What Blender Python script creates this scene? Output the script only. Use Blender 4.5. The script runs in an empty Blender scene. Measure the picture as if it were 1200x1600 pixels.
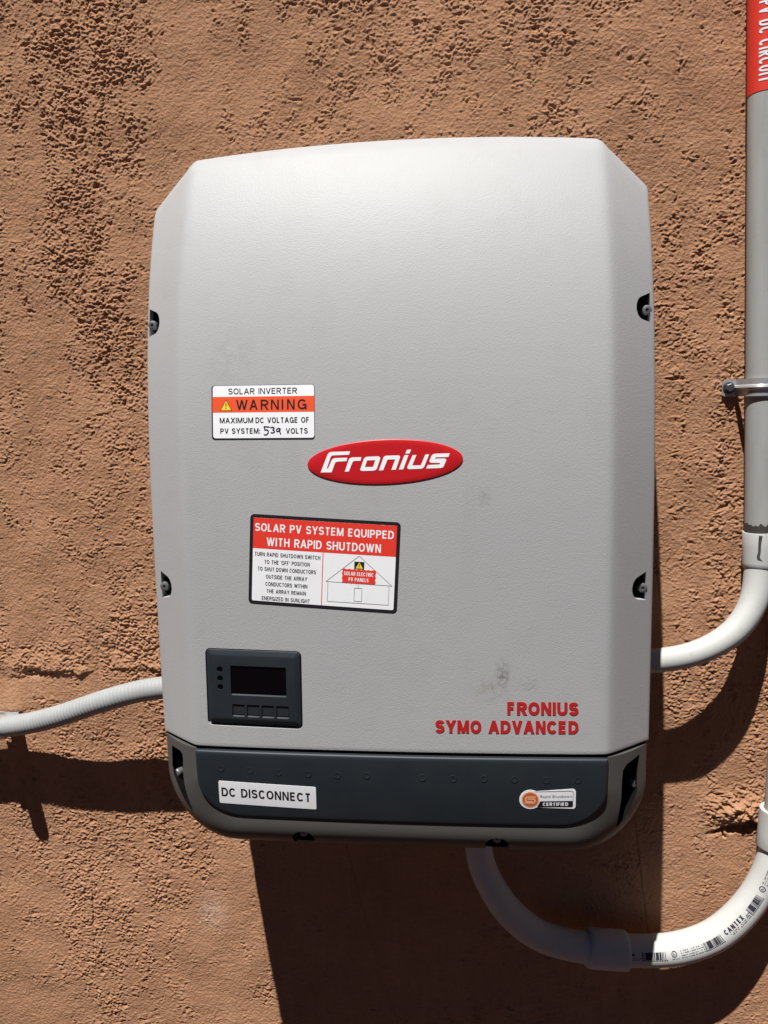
import bpy, bmesh, math, random
import numpy as np
from mathutils import Vector, Matrix
from mathutils.geometry import tessellate_polygon
random.seed(7)
SC = bpy.context.scene
COL = SC.collection

# ------------------------------------------------------------------ camera
CX, CD, CZ = 0.06683, 0.94354, 0.46832          # x, distance from wall, height
YAW, PITCH, ROLL, FPX = 0.100637, 0.135073, -0.0218366, 1211.6
def cam_basis():
    cy, sy = math.cos(YAW), math.sin(YAW); cp, sp = math.cos(PITCH), math.sin(PITCH)
    f = np.array([-sy*cp, -cy*cp, -sp]); r = np.array([cy, -sy, 0]); u = np.array([-sy*sp, -cy*sp, cp])
    cr, sr = math.cos(ROLL), math.sin(ROLL)
    return cr*r+sr*u, -sr*r+cr*u, f
RR, UU, FF = cam_basis()                          # in (x, d, z)
cam = bpy.data.cameras.new('camera'); camo = bpy.data.objects.new('camera', cam); COL.objects.link(camo)
cam.sensor_fit = 'HORIZONTAL'; cam.sensor_width = 36; cam.lens = FPX/1200*36
cam.clip_start = .01; cam.clip_end = 2000
def flip(v): return Vector((v[0], -v[1], v[2]))
m = Matrix((flip(RR), flip(UU), -flip(FF))).transposed().to_4x4(); m.translation = (CX, -CD, CZ)
camo.matrix_world = m
SC.camera = camo

# ------------------------------------------------------------------ light
SUN = Vector((-.37, -1.0, 2.52)).normalized()     # towards the sun
w = bpy.data.worlds.new('World'); SC.world = w; w.use_nodes = True
nt = w.node_tree; bg = nt.nodes['Background']; sky = nt.nodes.new('ShaderNodeTexSky')
sky.sky_type = 'NISHITA'; sky.sun_disc = False; sky.altitude = 2200; sky.air_density = .12; sky.dust_density = .08
sky.sun_elevation = math.asin(SUN.z); sky.sun_rotation = math.atan2(SUN.x, SUN.y)
nt.links.new(sky.outputs[0], bg.inputs[0]); bg.inputs[1].default_value = 0.05
sl = bpy.data.lights.new('sun', 'SUN'); sl.energy = 5.0; sl.angle = math.radians(.53); sl.color = (1, .972, .93)
so = bpy.data.objects.new('sun', sl); COL.objects.link(so); so.rotation_euler = (-SUN).to_track_quat('-Z', 'Y').to_euler()
so.location = (-1, -3, 6)
vs = SC.view_settings; vs.view_transform = 'Standard'; vs.look = 'None'; vs.gamma = 1; vs.exposure = 0.55
try: vs.use_curve_mapping = False
except Exception: pass

# ------------------------------------------------------------------ helpers
def at(px, py, d):                                # photograph pixel (1200x1600) at distance d from the wall -> (x, d, z)
    dr = FF + RR*(px-600)/FPX - UU*(py-800)/FPX
    t = (d-CD)/dr[1]
    return (CX+t*dr[0], d, CZ+t*dr[2])
def W(x, d, z): return (x, -d, z)
def project(x, d, z):
    v = np.array([x-CX, d-CD, z-CZ]); q = v@FF
    return 600+FPX*(v@RR)/q, 800-FPX*(v@UU)/q

def new_obj(name, verts, faces, mat=None, parent=None, smooth=True, angle=35):
    me = bpy.data.meshes.new(name); me.from_pydata([tuple(v) for v in verts], [], faces); me.validate()
    return link(name, me, mat, parent, smooth, angle)
def fix_normals(me):
    bm = bmesh.new(); bm.from_mesh(me); bmesh.ops.recalc_face_normals(bm, faces=bm.faces); bm.to_mesh(me); bm.free()
def link(name, me, mat=None, parent=None, smooth=True, angle=35):
    o = bpy.data.objects.new(name, me); COL.objects.link(o)
    if mat is not None:
        for q in (mat if isinstance(mat, (list, tuple)) else [mat]): me.materials.append(q)
    if smooth:
        me.polygons.foreach_set('use_smooth', [True]*len(me.polygons))
        me.set_sharp_from_angle(angle=math.radians(angle))
    if parent: o.parent = parent
    return o
def tag(o, label=None, cat=None, group=None, kind=None):
    if label: o['label'] = label
    if cat: o['category'] = cat
    if group: o['group'] = group
    if kind: o['kind'] = kind
    return o
def empty(name, label, cat, group=None):
    o = bpy.data.objects.new(name, None); COL.objects.link(o); o.empty_display_size = .05
    return tag(o, label, cat, group)

class MB:
    def __init__(s): s.v = []; s.f = []
    def add(s, vs, fs):
        n = len(s.v); s.v += [tuple(q) for q in vs]; s.f += [tuple(i+n for i in f) for f in fs]; return s
    def mesh(s, name, fix=True):
        me = bpy.data.meshes.new(name); me.from_pydata(s.v, [], s.f); me.validate()
        if fix: fix_normals(me)
        return me
    def build(s, name, mat, parent=None, smooth=True, angle=35, fix=True):
        return link(name, s.mesh(name, fix), mat, parent, smooth, angle)

def loft(rings, closed=True, cap0=False, cap1=False):
    n = len(rings[0]); V = [p for r in rings for p in r]; F = []
    for i in range(len(rings)-1):
        for j in range(n if closed else n-1):
            k = (j+1) % n
            F.append((i*n+j, i*n+k, (i+1)*n+k, (i+1)*n+j))
    if cap0: F.append(tuple(reversed(range(n))))
    if cap1: F.append(tuple(range((len(rings)-1)*n, len(rings)*n)))
    return V, F

def boolean(me, cutters, solver='EXACT'):         # meshes in the same space; returns a new mesh
    o = bpy.data.objects.new('tmp', me); COL.objects.link(o); tmp = [o]
    for c in cutters:
        co = bpy.data.objects.new('tmpc', c); COL.objects.link(co); tmp.append(co)
        md = o.modifiers.new('b', 'BOOLEAN'); md.operation = 'DIFFERENCE'; md.object = co; md.solver = solver
        md.material_mode = 'TRANSFER'
    dg = bpy.context.evaluated_depsgraph_get(); dg.update()
    out = bpy.data.meshes.new_from_object(o.evaluated_get(dg), depsgraph=dg)
    for t in tmp: bpy.data.objects.remove(t)
    return out

def prism(poly, d0, d1, name='cut'):              # poly of (x,z), extruded along the wall normal
    n = len(poly); b = MB()
    b.add([W(x, d0, z) for x, z in poly]+[W(x, d1, z) for x, z in poly],
          [tuple(range(n)), tuple(range(2*n-1, n-1, -1))]+[(i, n+i, n+(i+1) % n, (i+1) % n) for i in range(n)])
    return b.mesh(name)

def rrect(w, h, r, n=6):                          # centred rounded rectangle, counter-clockwise
    P = []
    for cx, cy, a0 in ((w/2-r, h/2-r, 0), (-w/2+r, h/2-r, 90), (-w/2+r, -h/2+r, 180), (w/2-r, -h/2+r, 270)):
        for k in range(n+1):
            a = math.radians(a0+90*k/n); P.append((cx+r*math.cos(a), cy+r*math.sin(a)))
    return P

# ------------------------------------------------------------------ materials
def mat(name, col, rough=.5, metal=0, spec=.5, noise=None, bump=None):
    """noise: list of (scale, colour, lo, hi) mixed by noise; bump: list of (scale, strength, distance)"""
    m = bpy.data.materials.new(name); m.use_nodes = True; nt = m.node_tree; b = nt.nodes['Principled BSDF']
    b.inputs['Base Color'].default_value = (*col, 1); b.inputs['Roughness'].default_value = rough
    b.inputs['Metallic'].default_value = metal; b.inputs['Specular IOR Level'].default_value = spec
    tc = nt.nodes.new('ShaderNodeTexCoord'); last = None
    if noise:
        for sc, c, lo, hi in noise:
            n = nt.nodes.new('ShaderNodeTexNoise'); n.inputs['Scale'].default_value = sc if not isinstance(sc, tuple) else 1
            n.inputs['Detail'].default_value = 5; n.inputs['Roughness'].default_value = .6
            if isinstance(sc, tuple):
                mp = nt.nodes.new('ShaderNodeMapping'); mp.inputs['Scale'].default_value = sc
                nt.links.new(tc.outputs['Object'], mp.inputs[0]); nt.links.new(mp.outputs[0], n.inputs['Vector'])
            else: nt.links.new(tc.outputs['Object'], n.inputs['Vector'])
            r = nt.nodes.new('ShaderNodeMapRange'); r.inputs['From Min'].default_value = lo; r.inputs['From Max'].default_value = hi
            nt.links.new(n.outputs[0], r.inputs['Value'])
            last = mixc(nt, r.outputs[0], last or (*col, 1), (*c, 1))
        nt.links.new(last, b.inputs['Base Color'])
    if bump:
        prev = None
        for sc, st, dist in bump:
            n = nt.nodes.new('ShaderNodeTexNoise'); n.inputs['Scale'].default_value = sc; n.inputs['Detail'].default_value = 2
            nt.links.new(tc.outputs['Object'], n.inputs['Vector'])
            bp = nt.nodes.new('ShaderNodeBump'); bp.inputs['Strength'].default_value = st; bp.inputs['Distance'].default_value = dist
            nt.links.new(n.outputs[0], bp.inputs['Height'])
            if prev: nt.links.new(prev, bp.inputs['Normal'])
            prev = bp.outputs[0]
        nt.links.new(prev, b.inputs['Normal'])
    m['_col'] = 1
    return m
def mixc(nt, fac, a, b):
    x = nt.nodes.new('ShaderNodeMix'); x.data_type = 'RGBA'
    if hasattr(fac, 'links'): nt.links.new(fac, x.inputs[0])
    else: x.inputs[0].default_value = fac
    for s, v in ((6, a), (7, b)):
        if hasattr(v, 'links'): nt.links.new(v, x.inputs[s])
        else: x.inputs[s].default_value = v
    return x.outputs[2]
def stain(m, spots):
    """spots: (centre xyz, radius xyz, colour, noise scale, strength): dirt marks with a shape of their own"""
    nt = m.node_tree; b = nt.nodes['Principled BSDF']; tc = nt.nodes.new('ShaderNodeTexCoord')
    l = b.inputs['Base Color'].links
    last = l[0].from_socket if l else tuple(b.inputs['Base Color'].default_value)
    for c, r, colr, nsc, st in spots:
        sub = nt.nodes.new('ShaderNodeVectorMath'); sub.operation = 'SUBTRACT'; sub.inputs[1].default_value = c
        nt.links.new(tc.outputs['Object'], sub.inputs[0])
        dv = nt.nodes.new('ShaderNodeVectorMath'); dv.operation = 'DIVIDE'; dv.inputs[1].default_value = r
        nt.links.new(sub.outputs[0], dv.inputs[0])
        ln = nt.nodes.new('ShaderNodeVectorMath'); ln.operation = 'LENGTH'; nt.links.new(dv.outputs[0], ln.inputs[0])
        n = nt.nodes.new('ShaderNodeTexNoise'); n.inputs['Scale'].default_value = nsc; n.inputs['Detail'].default_value = 6
        n.inputs['Roughness'].default_value = .7; nt.links.new(tc.outputs['Object'], n.inputs['Vector'])
        fall = nt.nodes.new('ShaderNodeMapRange'); fall.inputs['From Min'].default_value = 1; fall.inputs['From Max'].default_value = .1
        nt.links.new(ln.outputs['Value'], fall.inputs['Value'])
        thr = nt.nodes.new('ShaderNodeMapRange'); thr.inputs['From Min'].default_value = .42; thr.inputs['From Max'].default_value = .68
        nt.links.new(n.outputs[0], thr.inputs['Value'])
        mu = nt.nodes.new('ShaderNodeMath'); mu.operation = 'MULTIPLY'
        nt.links.new(fall.outputs[0], mu.inputs[0]); nt.links.new(thr.outputs[0], mu.inputs[1])
        m2 = nt.nodes.new('ShaderNodeMath'); m2.operation = 'MULTIPLY'; m2.inputs[1].default_value = st
        nt.links.new(mu.outputs[0], m2.inputs[0])
        last = mixc(nt, m2.outputs[0], last, (*colr, 1))
    nt.links.new(last, b.inputs['Base Color'])

M = {}
M['stucco'] = mat('stucco', (.405, .217, .124), .95, spec=.15,
    noise=[(9, (.345, .180, .101), .45, .75), ((60, 60, 14), (.45, .25, .153), .5, .85), (160, (.297, .151, .084), .55, .8)],
    bump=[(1500, .5, .0005), (650, .8, .0008)])
M['cover'] = mat('light_grey_plastic', (.385, .391, .40), .50, spec=.25,
    noise=[(5, (.40, .403, .408), .4, .7), (40, (.37, .376, .384), .5, .8), ((34, 34, 3.5), (.368, .369, .37), .56, .82), (330, (.30, .295, .285), .70, .76), (420, (.50, .50, .49), .715, .76)], bump=[(760, .32, .0006), (300, .06, .0006)])
M['housing'] = mat('mid_grey_plastic', (.075, .073, .069), .55, spec=.4, bump=[(900, .12, .0004)])
M['dark'] = mat('dark_slate_plastic', (.016, .022, .028), .5, spec=.35, noise=[(30, (.020, .026, .031), .4, .7)], bump=[(1100, .12, .0004)])
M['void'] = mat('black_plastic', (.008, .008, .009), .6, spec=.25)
M['screen'] = mat('black_glass', (.002, .002, .003), .2, spec=.2)
M['button'] = mat('dark_button', (.018, .022, .027), .5, spec=.35)
M['screw'] = mat('dark_steel', (.24, .24, .245), .42, metal=.6)
M['white'] = mat('white_vinyl', (.86, .88, .91), .5, spec=.25, noise=[(35, (.80, .81, .83), .5, .8)])
M['red'] = mat('red_vinyl', (.76, .045, .028), .5, spec=.3)
M['orange'] = mat('orange_red_vinyl', (.80, .095, .03), .5, spec=.3)
M['badge'] = mat('red_enamel', (.50, .012, .016), .35, spec=.35)
M['letter_red'] = mat('red_paint', (.42, .018, .018), .5, spec=.3)
M['black'] = mat('black_ink', (.012, .011, .014), .6, spec=.25)
M['grey_ink'] = mat('grey_ink', (.16, .16, .17), .6, spec=.2)
M['marker'] = mat('blue_black_marker', (.010, .010, .05), .6, spec=.2)
M['yellow'] = mat('yellow_vinyl', (.85, .62, .05), .5, spec=.3)
M['sun_orange'] = mat('orange_vinyl', (.60, .13, .035), .5, spec=.3)
M['pale_orange'] = mat('pale_orange_vinyl', (.85, .45, .27), .5, spec=.3)
M['pvc'] = mat('grey_pvc', (.46, .468, .455), .55, spec=.22, noise=[(14, (.43, .435, .42), .4, .7), (90, (.40, .40, .385), .58, .8), ((200, 200, 30), (.36, .35, .33), .62, .8)], bump=[(300, .05, .0006)])
M['pvc_weathered'] = mat('weathered_grey_pvc', (.385, .388, .376), .6, spec=.3, noise=[((70, 70, 9), (.33, .332, .318), .4, .7), (120, (.30, .30, .28), .6, .85)], bump=[(300, .08, .0006)])
M['flex'] = mat('grey_flex_jacket', (.34, .355, .36), .55, spec=.22, noise=[(60, (.30, .31, .315), .45, .75), (14, (.31, .315, .31), .4, .7)], bump=[(500, .06, .0005)])
M['cement'] = mat('dark_pipe_cement', (.06, .057, .055), .45, spec=.4)
M['zinc'] = mat('galvanised_steel', (.50, .51, .52), .36, metal=.5, noise=[(120, (.5, .5, .51), .4, .7)], bump=[(220, .15, .0008)])
M['hex'] = mat('dark_screw_steel', (.10, .102, .11), .42, metal=.6)
M['ground'] = mat('dark_bounce_ground', (.030, .014, .008), .95, spec=.1, noise=[(4, (.036, .018, .011), .4, .7), (60, (.022, .011, .006), .5, .7)])  # unseen ground; dark red-brown chosen so its bounce keeps shadows deep and warm
M['ink'] = mat('printed_ink', (.03, .03, .045), .6, spec=.2)

# ------------------------------------------------------------------ ground (below the picture)
g = new_obj('ground', [(-600, -600, -1.1), (600, -600, -1.1), (600, 600, -1.1), (-600, 600, -1.1)], [(0, 1, 2, 3)], M['ground'], smooth=False)
tag(g, kind='structure')

# ------------------------------------------------------------------ stucco wall: real relief
def pnoise(x, y, seed):
    xi = np.floor(x).astype(np.int64); yi = np.floor(y).astype(np.int64); xf = (x-xi).astype(np.float32); yf = (y-yi).astype(np.float32)
    def grad(ix, iy, dx, dy):
        h = (ix*374761393 + iy*668265263 + seed*974711) & 0xffffffff
        h = ((h ^ (h >> 13))*1274126177) & 0xffffffff; h = h ^ (h >> 16)
        a = (h & 1023).astype(np.float32)*np.float32(2*math.pi/1024)
        return np.cos(a)*dx+np.sin(a)*dy
    u = xf*xf*xf*(xf*(xf*6-15)+10); v = yf*yf*yf*(yf*(yf*6-15)+10)
    a = grad(xi, yi, xf, yf); b = grad(xi+1, yi, xf-1, yf); c = grad(xi, yi+1, xf, yf-1); d = grad(xi+1, yi+1, xf-1, yf-1)
    return ((a+(b-a)*u)*(1-v)+(c+(d-c)*u)*v)*1.5
def sstep(a, b, t):
    t = np.clip((t-a)/(b-a), 0, 1); return t*t*(3-2*t)
def axis(lo, hi, step, far_lo, far_hi):
    a = list(np.arange(lo, hi, step))
    def grow(q, end, sg):
        out = []; s = step; d = 0
        while (q > end) if sg < 0 else (q < end):
            s = min(s*1.03, .0042) if d < .55 else s*1.22
            q += sg*s; d += s; out.append(q)
        return out
    left = grow(lo, far_lo, -1); right = grow(a[-1], far_hi, 1)
    return np.array(left[::-1]+a+right)
ZG = -1.12
def build_wall():
    st = .0009
    xs = axis(-.64, .56, st, -5, 5); zs = axis(-.46, 1.02, st, ZG-.02, 3.2)
    X, Z = np.meshgrid(xs, zs)
    n = pnoise
    wx = X+.0022*n(X/.011, Z/.011, 1); wz = Z+.0022*n(X/.011, Z/.011, 2)
    big = n(X/.22, Z/.45, 3)+.6*n(X/.07, Z/.20, 4)+.35*n(X/.03, Z/.05, 5)
    Mk = .36+.34*big
    def spot(px, py, rx, ry, amp):
        x, _, z = at(px, py, 0); rx /= 1284.; ry /= 1284.
        return amp*np.exp(-((X-x)/rx)**2-((Z-z)/ry)**2)
    for s in ((95, 130, 90, 120, .55), (60, 60, 60, 60, .3), (115, 220, 40, 60, .45), (150, 300, 14, 60, .35), (90, 350, 12, 60, .3), (240, 90, 14, 70, .35), (640, 95, 20, 90, .12), (735, 110, 14, 80, .15), (110, 420, 50, 60, .4), (165, 510, 45, 60, .45), (210, 410, 25, 30, .4),
              (170, 990, 110, 60, .5), (60, 1030, 90, 35, .5), (225, 1010, 40, 60, .4), (1140, 60, 40, 70, .45), (1155, 330, 25, 240, .3), (1090, 420, 50, 80, .3),
              (1160, 1262, 48, 28, 1.0), (1120, 1275, 20, 20, .5), (1080, 1070, 60, 40, .35), (160, 1490, 90, 90, .22), (640, 20, 120, 40, .25), (780, 60, 60, 60, .2),
              (290, 130, 80, 90, -.45), (50, 260, 50, 60, -.3), (180, 215, 18, 20, -.2), (400, 90, 90, 80, -.3), (850, 130, 90, 60, -.25), (1110, 150, 35, 60, -.3), (60, 540, 60, 90, -.3), (130, 640, 60, 60, -.25),
              (20, 1085, 26, 34, -1.2), (110, 1075, 30, 18, -.4), (50, 1580, 60, 50, -.4), (320, 1560, 70, 80, -.3), (330, 1420, 60, 50, -.2),
              (800, 1520, 260, 90, -.3), (1130, 1350, 60, 60, -.15), (680, 1380, 300, 60, -.25)):
        Mk = Mk+spot(*s[:4], s[4]*(.36 if 0 < s[4] < .9 and s[1] < 1000 else 1))
    Mk = np.clip(Mk-.04+.40*n(X/.024, Z/.034, 6)+.24*n(X/.011, Z/.013, 7), .10, 1.1)
    g1 = n(wx/.0044, wz/.0036, 11); g2 = n(wx/.0031, wz/.0026, 12); g3 = n(wx/.0092, wz/.0075, 13); g4 = n(wx/.0060, wz/.0050, 14)
    g5 = n((X+.5*Z)/.0037, (Z-.3*X)/.0027, 43)
    grain = sstep(-.35, .55, g1*.55+g2*.6+g5*.5)
    clump = sstep(-.05, .30, g1*.75+g2*.5+.40*g3+(Mk-.62)*.7)
    H = Mk*(.0007*clump+.0006*np.maximum(0, g4)+.0006*g3)
    H = H+(.19+.80*Mk)*.00160*grain+(.25+.4*Mk)*.00040*n(X/.0021, Z/.0019, 15)+.0003*n(X/.018, Z/.014, 16)
    H = H-Mk*.0028*sstep(.47, .58, n(wx/.0085, wz/.0072, 17))       # torn pits
    H = H-.0016*sstep(.50, .66, n(wx/.0075, wz/.0075, 18))*sstep(.1, .5, Mk)
    H = H+.0016*n(X/.05, Z/.06, 19)+.003*n(X/.16, Z/.2, 20)
    # trowel lines
    tl = n((X+.10*Z)/.11, (Z-.12*X)/1.4, 21)
    H = H-.0013*np.exp(-(tl/.008)**2)*sstep(.25, .5, n(X/.12, Z/.12, 22)+.25)
    # ledge at the left: proud coat above, a torn underside, patched smooth strip below it
    x0, _, zl = at(70, 1052, 0); xr = at(262, 1030, 0)[0]
    edge = zl+.006*n(X/.03, X*0+.5, 31)+.004*g3+.003*g4+.010*np.clip((X-x0)/.15, -1, 1)
    wgt = np.exp(-np.clip((X-xr)/.03, 0, 9)**2)*np.clip(.12+.8*n(X/.03, Z/.03, 32)+np.exp(-((X-x0)/.034)**2)*.7, .0, 1)
    H = H+wgt*.0055*np.exp(-np.clip(Z-edge, 0, 9)/.035)*sstep(-.004, .003, Z-edge)
    hx, _, hz = at(48, 1050, 0)
    H = H-.005*np.exp(-((X-hx)/.022)**2-((Z-hz)/.006)**2)
    # broken crater at the lower right coupling
    cx, _, cz = at(1158, 1292, 0)
    ca = .25; u = (X-cx)*math.cos(ca)+(Z-cz)*math.sin(ca); v = -(X-cx)*math.sin(ca)+(Z-cz)*math.cos(ca)
    ux, _, uz = at(1160, 1268, 0)
    H = H+.0085*np.exp(-((X-ux)/.034)**2-((Z-uz)/.016)**2)*(1+.5*g3)
    H = H-.013*sstep(1.15, .6, np.sqrt((u/.029)**2+((v+.001)/.0085)**2)+.5*g3+.3*g4)
    H = H-.003*np.exp(-((u+.030)/.012)**2-((v+.001)/.003)**2)
    # smooth patch under the ledge, tilted up to the sun
    sx, _, sz = at(18, 1085, 0)
    H = H+.006*np.exp(-((X-sx)/.016)**2)*np.clip((sz+.024-Z)/.05, 0, 1)*sstep(-.03, -.018, Z-sz)
    fade = np.exp(-np.clip(np.maximum(np.abs(X)-.64, np.maximum(Z-1.02, -.46-Z)), 0, 9)/.45)
    H = H*fade*np.where(np.maximum(np.abs(X)-.60, np.maximum(Z-1.02, -.46-Z)) > .56, 0, 1)
    nv = X.size; co = np.empty((nv, 3), np.float32); co[:, 0] = X.ravel(); co[:, 1] = -H.ravel(); co[:, 2] = Z.ravel()
    ny, nx = X.shape; idx = np.arange(nv, dtype=np.int32).reshape(ny, nx)
    q = np.stack([idx[:-1, :-1], idx[:-1, 1:], idx[1:, 1:], idx[1:, :-1]], -1).reshape(-1, 4)
    # give the wall its thickness: a back sheet joined round the rim
    x0, x1, z0, z1 = xs[0], xs[-1], zs[0], zs[-1]
    back = np.array([[x0, .25, z0], [x1, .25, z0], [x1, .25, z1], [x0, .25, z1]], np.float32)
    co = np.vstack([co, back]); c = [int(idx[0, 0]), int(idx[0, -1]), int(idx[-1, -1]), int(idx[-1, 0])]; b = [nv, nv+1, nv+2, nv+3]
    extra = np.array([[b[0], b[3], b[2], b[1]], [c[0], b[0], b[1], c[1]], [c[1], b[1], b[2], c[2]], [c[2], b[2], b[3], c[3]], [c[3], b[3], b[0], c[0]]], np.int32)
    q = np.vstack([q, extra]).astype(np.int32)
    me = bpy.data.meshes.new('stucco_wall'); me.vertices.add(len(co)); me.vertices.foreach_set('co', co.ravel())
    me.loops.add(q.size); me.loops.foreach_set('vertex_index', q.ravel())
    me.polygons.add(len(q)); me.polygons.foreach_set('loop_start', np.arange(0, q.size, 4, dtype=np.int32))
    sm = np.ones(len(q), bool); sm[-5:] = False; me.polygons.foreach_set('use_smooth', sm)
    me.update(calc_edges=True)
    o = bpy.data.objects.new('stucco_wall', me); COL.objects.link(o); me.materials.append(M['stucco'])
    return tag(o, 'rough terracotta brown stucco wall behind the grey inverter', 'wall')
build_wall()
def wall_spot(px, py): x, d, z = at(px, py, 0); return (x, 0, z)
stain(M['stucco'], [(wall_spot(332, 1425), (.026, .03, .040), (.58, .46, .39), 160, 1.0)])

# ------------------------------------------------------------------ inverter shape
DC, D1, HW, ZB, ZT = .211, .174, .2542, .1276, .7344
CA = .2070                                         # crease half width
KP = .0843/(.6035**4.24)
def prof(z): return DC-KP*max(0., z-.12)**4.24
def chamf(ax):                                     # drop towards the side, crease softened
    t = ax-CA; r = .0042
    return (.037/.0472)*(math.sqrt(t*t+r*r)+t)/2
def depth(x, z):
    ax = abs(x)
    return prof(z)+.0045*(1-min(1, (ax/CA))**2)-chamf(ax)
def on_cover(px, py):                              # pixel -> (x, z) on the cover skin
    d = .21
    for _ in range(12):
        x, _, z = at(px, py, d); d = depth(x, max(z, 0))
    return x, z
def S(x, z, h=0): return W(x, depth(x, z)+h, z)

inv = empty('solar_inverter', 'big light grey wall mounted solar inverter with red oval badge and dark lower panel', 'inverter')
inv.location = (0, 0, 0)

def ztop(ax):                                      # upper outline: gentle arc, then the cut corner
    if ax <= .200: return .7344-.0095*(ax/.2)**2
    za = .7249
    if ax <= .213:                                 # rounded corner between arc and cut
        t = (ax-.2)/.013; return za-.0012*t-.0085*t*t
    z0 = za-.0097; t = (ax-.213)/(HW-.213)
    return z0+(.681-z0)*t

def cover_mesh():
    xs = sorted(set([round(v, 5) for v in list(np.linspace(-.195, .195, 27))+[s*q for s in (-1, 1) for q in (.1985, .2005, .2025, .2045, .206, .2075, .209, .211, .2135, .2165, .221, .228, .235, .242, .247, .2505, .2525, .2536, HW)]]))
    vv = list(np.concatenate([[0, .0012, .003], np.linspace(.008, .30, 16), np.linspace(.31, 1, 56)]))
    b = MB(); nx, nz = len(xs), len(vv); fr = []; bk = []
    for v in vv:
        for x in xs:
            ax = abs(x); zt = ztop(ax); z = ZB+v*(zt-ZB)
            e = HW-ax; rr = .0022
            rnd = rr-math.sqrt(max(0, rr*rr-max(0, rr-e)**2))
            eb = (z-ZB); rb = .0016; rnd = max(rnd, rb-math.sqrt(max(0, rb*rb-max(0, rb-eb)**2)))
            et = (zt-z); rt = .004; rnd = max(rnd, rt-math.sqrt(max(0, rt*rt-max(0, rt-et)**2)))
            fr.append(W(x, depth(x, z)-rnd, z)); bk.append(W(x, .092-.03*max(0, (z-.6)/.13), z))
    F = []
    for j in range(nz-1):
        for i in range(nx-1):
            a = j*nx+i; F.append((a, a+1, a+nx+1, a+nx)); F.append(tuple(nx*nz+k for k in (a, a+nx, a+nx+1, a+1)))
    loop = [i for i in range(nx)]+[j*nx+nx-1 for j in range(1, nz)]+[(nz-1)*nx+i for i in range(nx-2, -1, -1)]+[j*nx for j in range(nz-2, 0, -1)]
    for k in range(len(loop)):
        a, c = loop[k], loop[(k+1) % len(loop)]; F.append((c, a, a+nx*nz, c+nx*nz))
    b.add(fr+bk, F)
    return b.mesh('cover')

# display frame from its pixel corners
def rect_px(corners):
    P = [np.array(on_cover(*c)) for c in corners]  # tl, tr, br, bl
    c = sum(P)/4; u = (P[1]-P[0]+P[2]-P[3])/2; v = (P[0]-P[3]+P[1]-P[2])/2
    Wd = np.linalg.norm(u); Ht = np.linalg.norm(v); a = (math.atan2(u[1], u[0])+math.atan2(-v[0], v[1]))/2
    return c, a, Wd, Ht
class Frame:                                       # flat local frame laid on the cover: (u right, v up) about the centre
    def __init__(s, c, a, w, h): s.c, s.a, s.w, s.h = c, a, w, h; s.ca, s.sa = math.cos(a), math.sin(a)
    def xz(s, u, v): return s.c[0]+u*s.ca-v*s.sa, s.c[1]+u*s.sa+v*s.ca
    def p(s, u, v, h=0): x, z = s.xz(u, v); return S(x, z, h)
    def q(s, u, v, h=0): x, z = s.xz(u, v); return S(x, z, h*.5)
DISP = Frame(*rect_px(((322.5, 1013.5), (469, 1018.5), (471, 1134.5), (326, 1128.5))))

SCREWS = [(239, 505, 1), (258, 915.5, 1), (1008.5, 481, -1), (1001.5, 918, -1)]
def notch_poly(px, py, sgn):                       # D-shaped notch, round side towards the middle
    x, z = on_cover(px, py); P = []
    for k in range(13):
        a = math.radians(-80+160*k/12); P.append((x+sgn*(.0015+.0085*math.cos(a)), z+.0115*math.sin(a)))
    P += [(x-sgn*.0055, z+.0150), (x-sgn*.0055, z-.0135)]
    return P
def make_cover():
    me = cover_mesh(); me.materials.append(M['cover'])
    cut = []
    dp = [DISP.xz(u, v) for u, v in rrect(DISP.w+.0024, DISP.h+.0040, .0056)]
    dp = [(x, z-.0012) for x, z in dp]
    cut.append(prism(dp, DC-.012, DC+.05))
    for px, py, sg in SCREWS:
        x, z = on_cover(px, py); cut.append(prism(notch_poly(px, py, sg), depth(x, z)-.018, DC+.06))
    for c in cut: c.materials.append(M['cover'])
    out = boolean(me, cut)
    out.materials.clear()
    o = link('cover', out, M['cover'], inv, True, 28)
    return o
cover = make_cover()
sx, sz = on_cover(785, 1054); s2x, s2z = on_cover(765, 1078); s3x, s3z = on_cover(826, 1070); s4x, s4z = on_cover(757, 776); s5x, s5z = on_cover(350, 305); s6x, s6z = on_cover(360, 560)
stain(M['cover'], [((sx, -.21, sz), (.009, .05, .019), (.09, .075, .05), 260, 1.0), ((s2x, -.21, s2z), (.022, .05, .018), (.24, .22, .19), 120, .8),
    ((s3x, -.21, s3z), (.014, .05, .009), (.22, .21, .19), 420, .8), ((s4x, -.21, s4z), (.008, .05, .016), (.25, .24, .22), 300, .8),
    ((s5x, -.2, s5z), (.03, .06, .02), (.27, .25, .22), 220, .6), ((s6x, -.2, s6z), (.03, .06, .05), (.31, .30, .285), 90, .6)])

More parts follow.
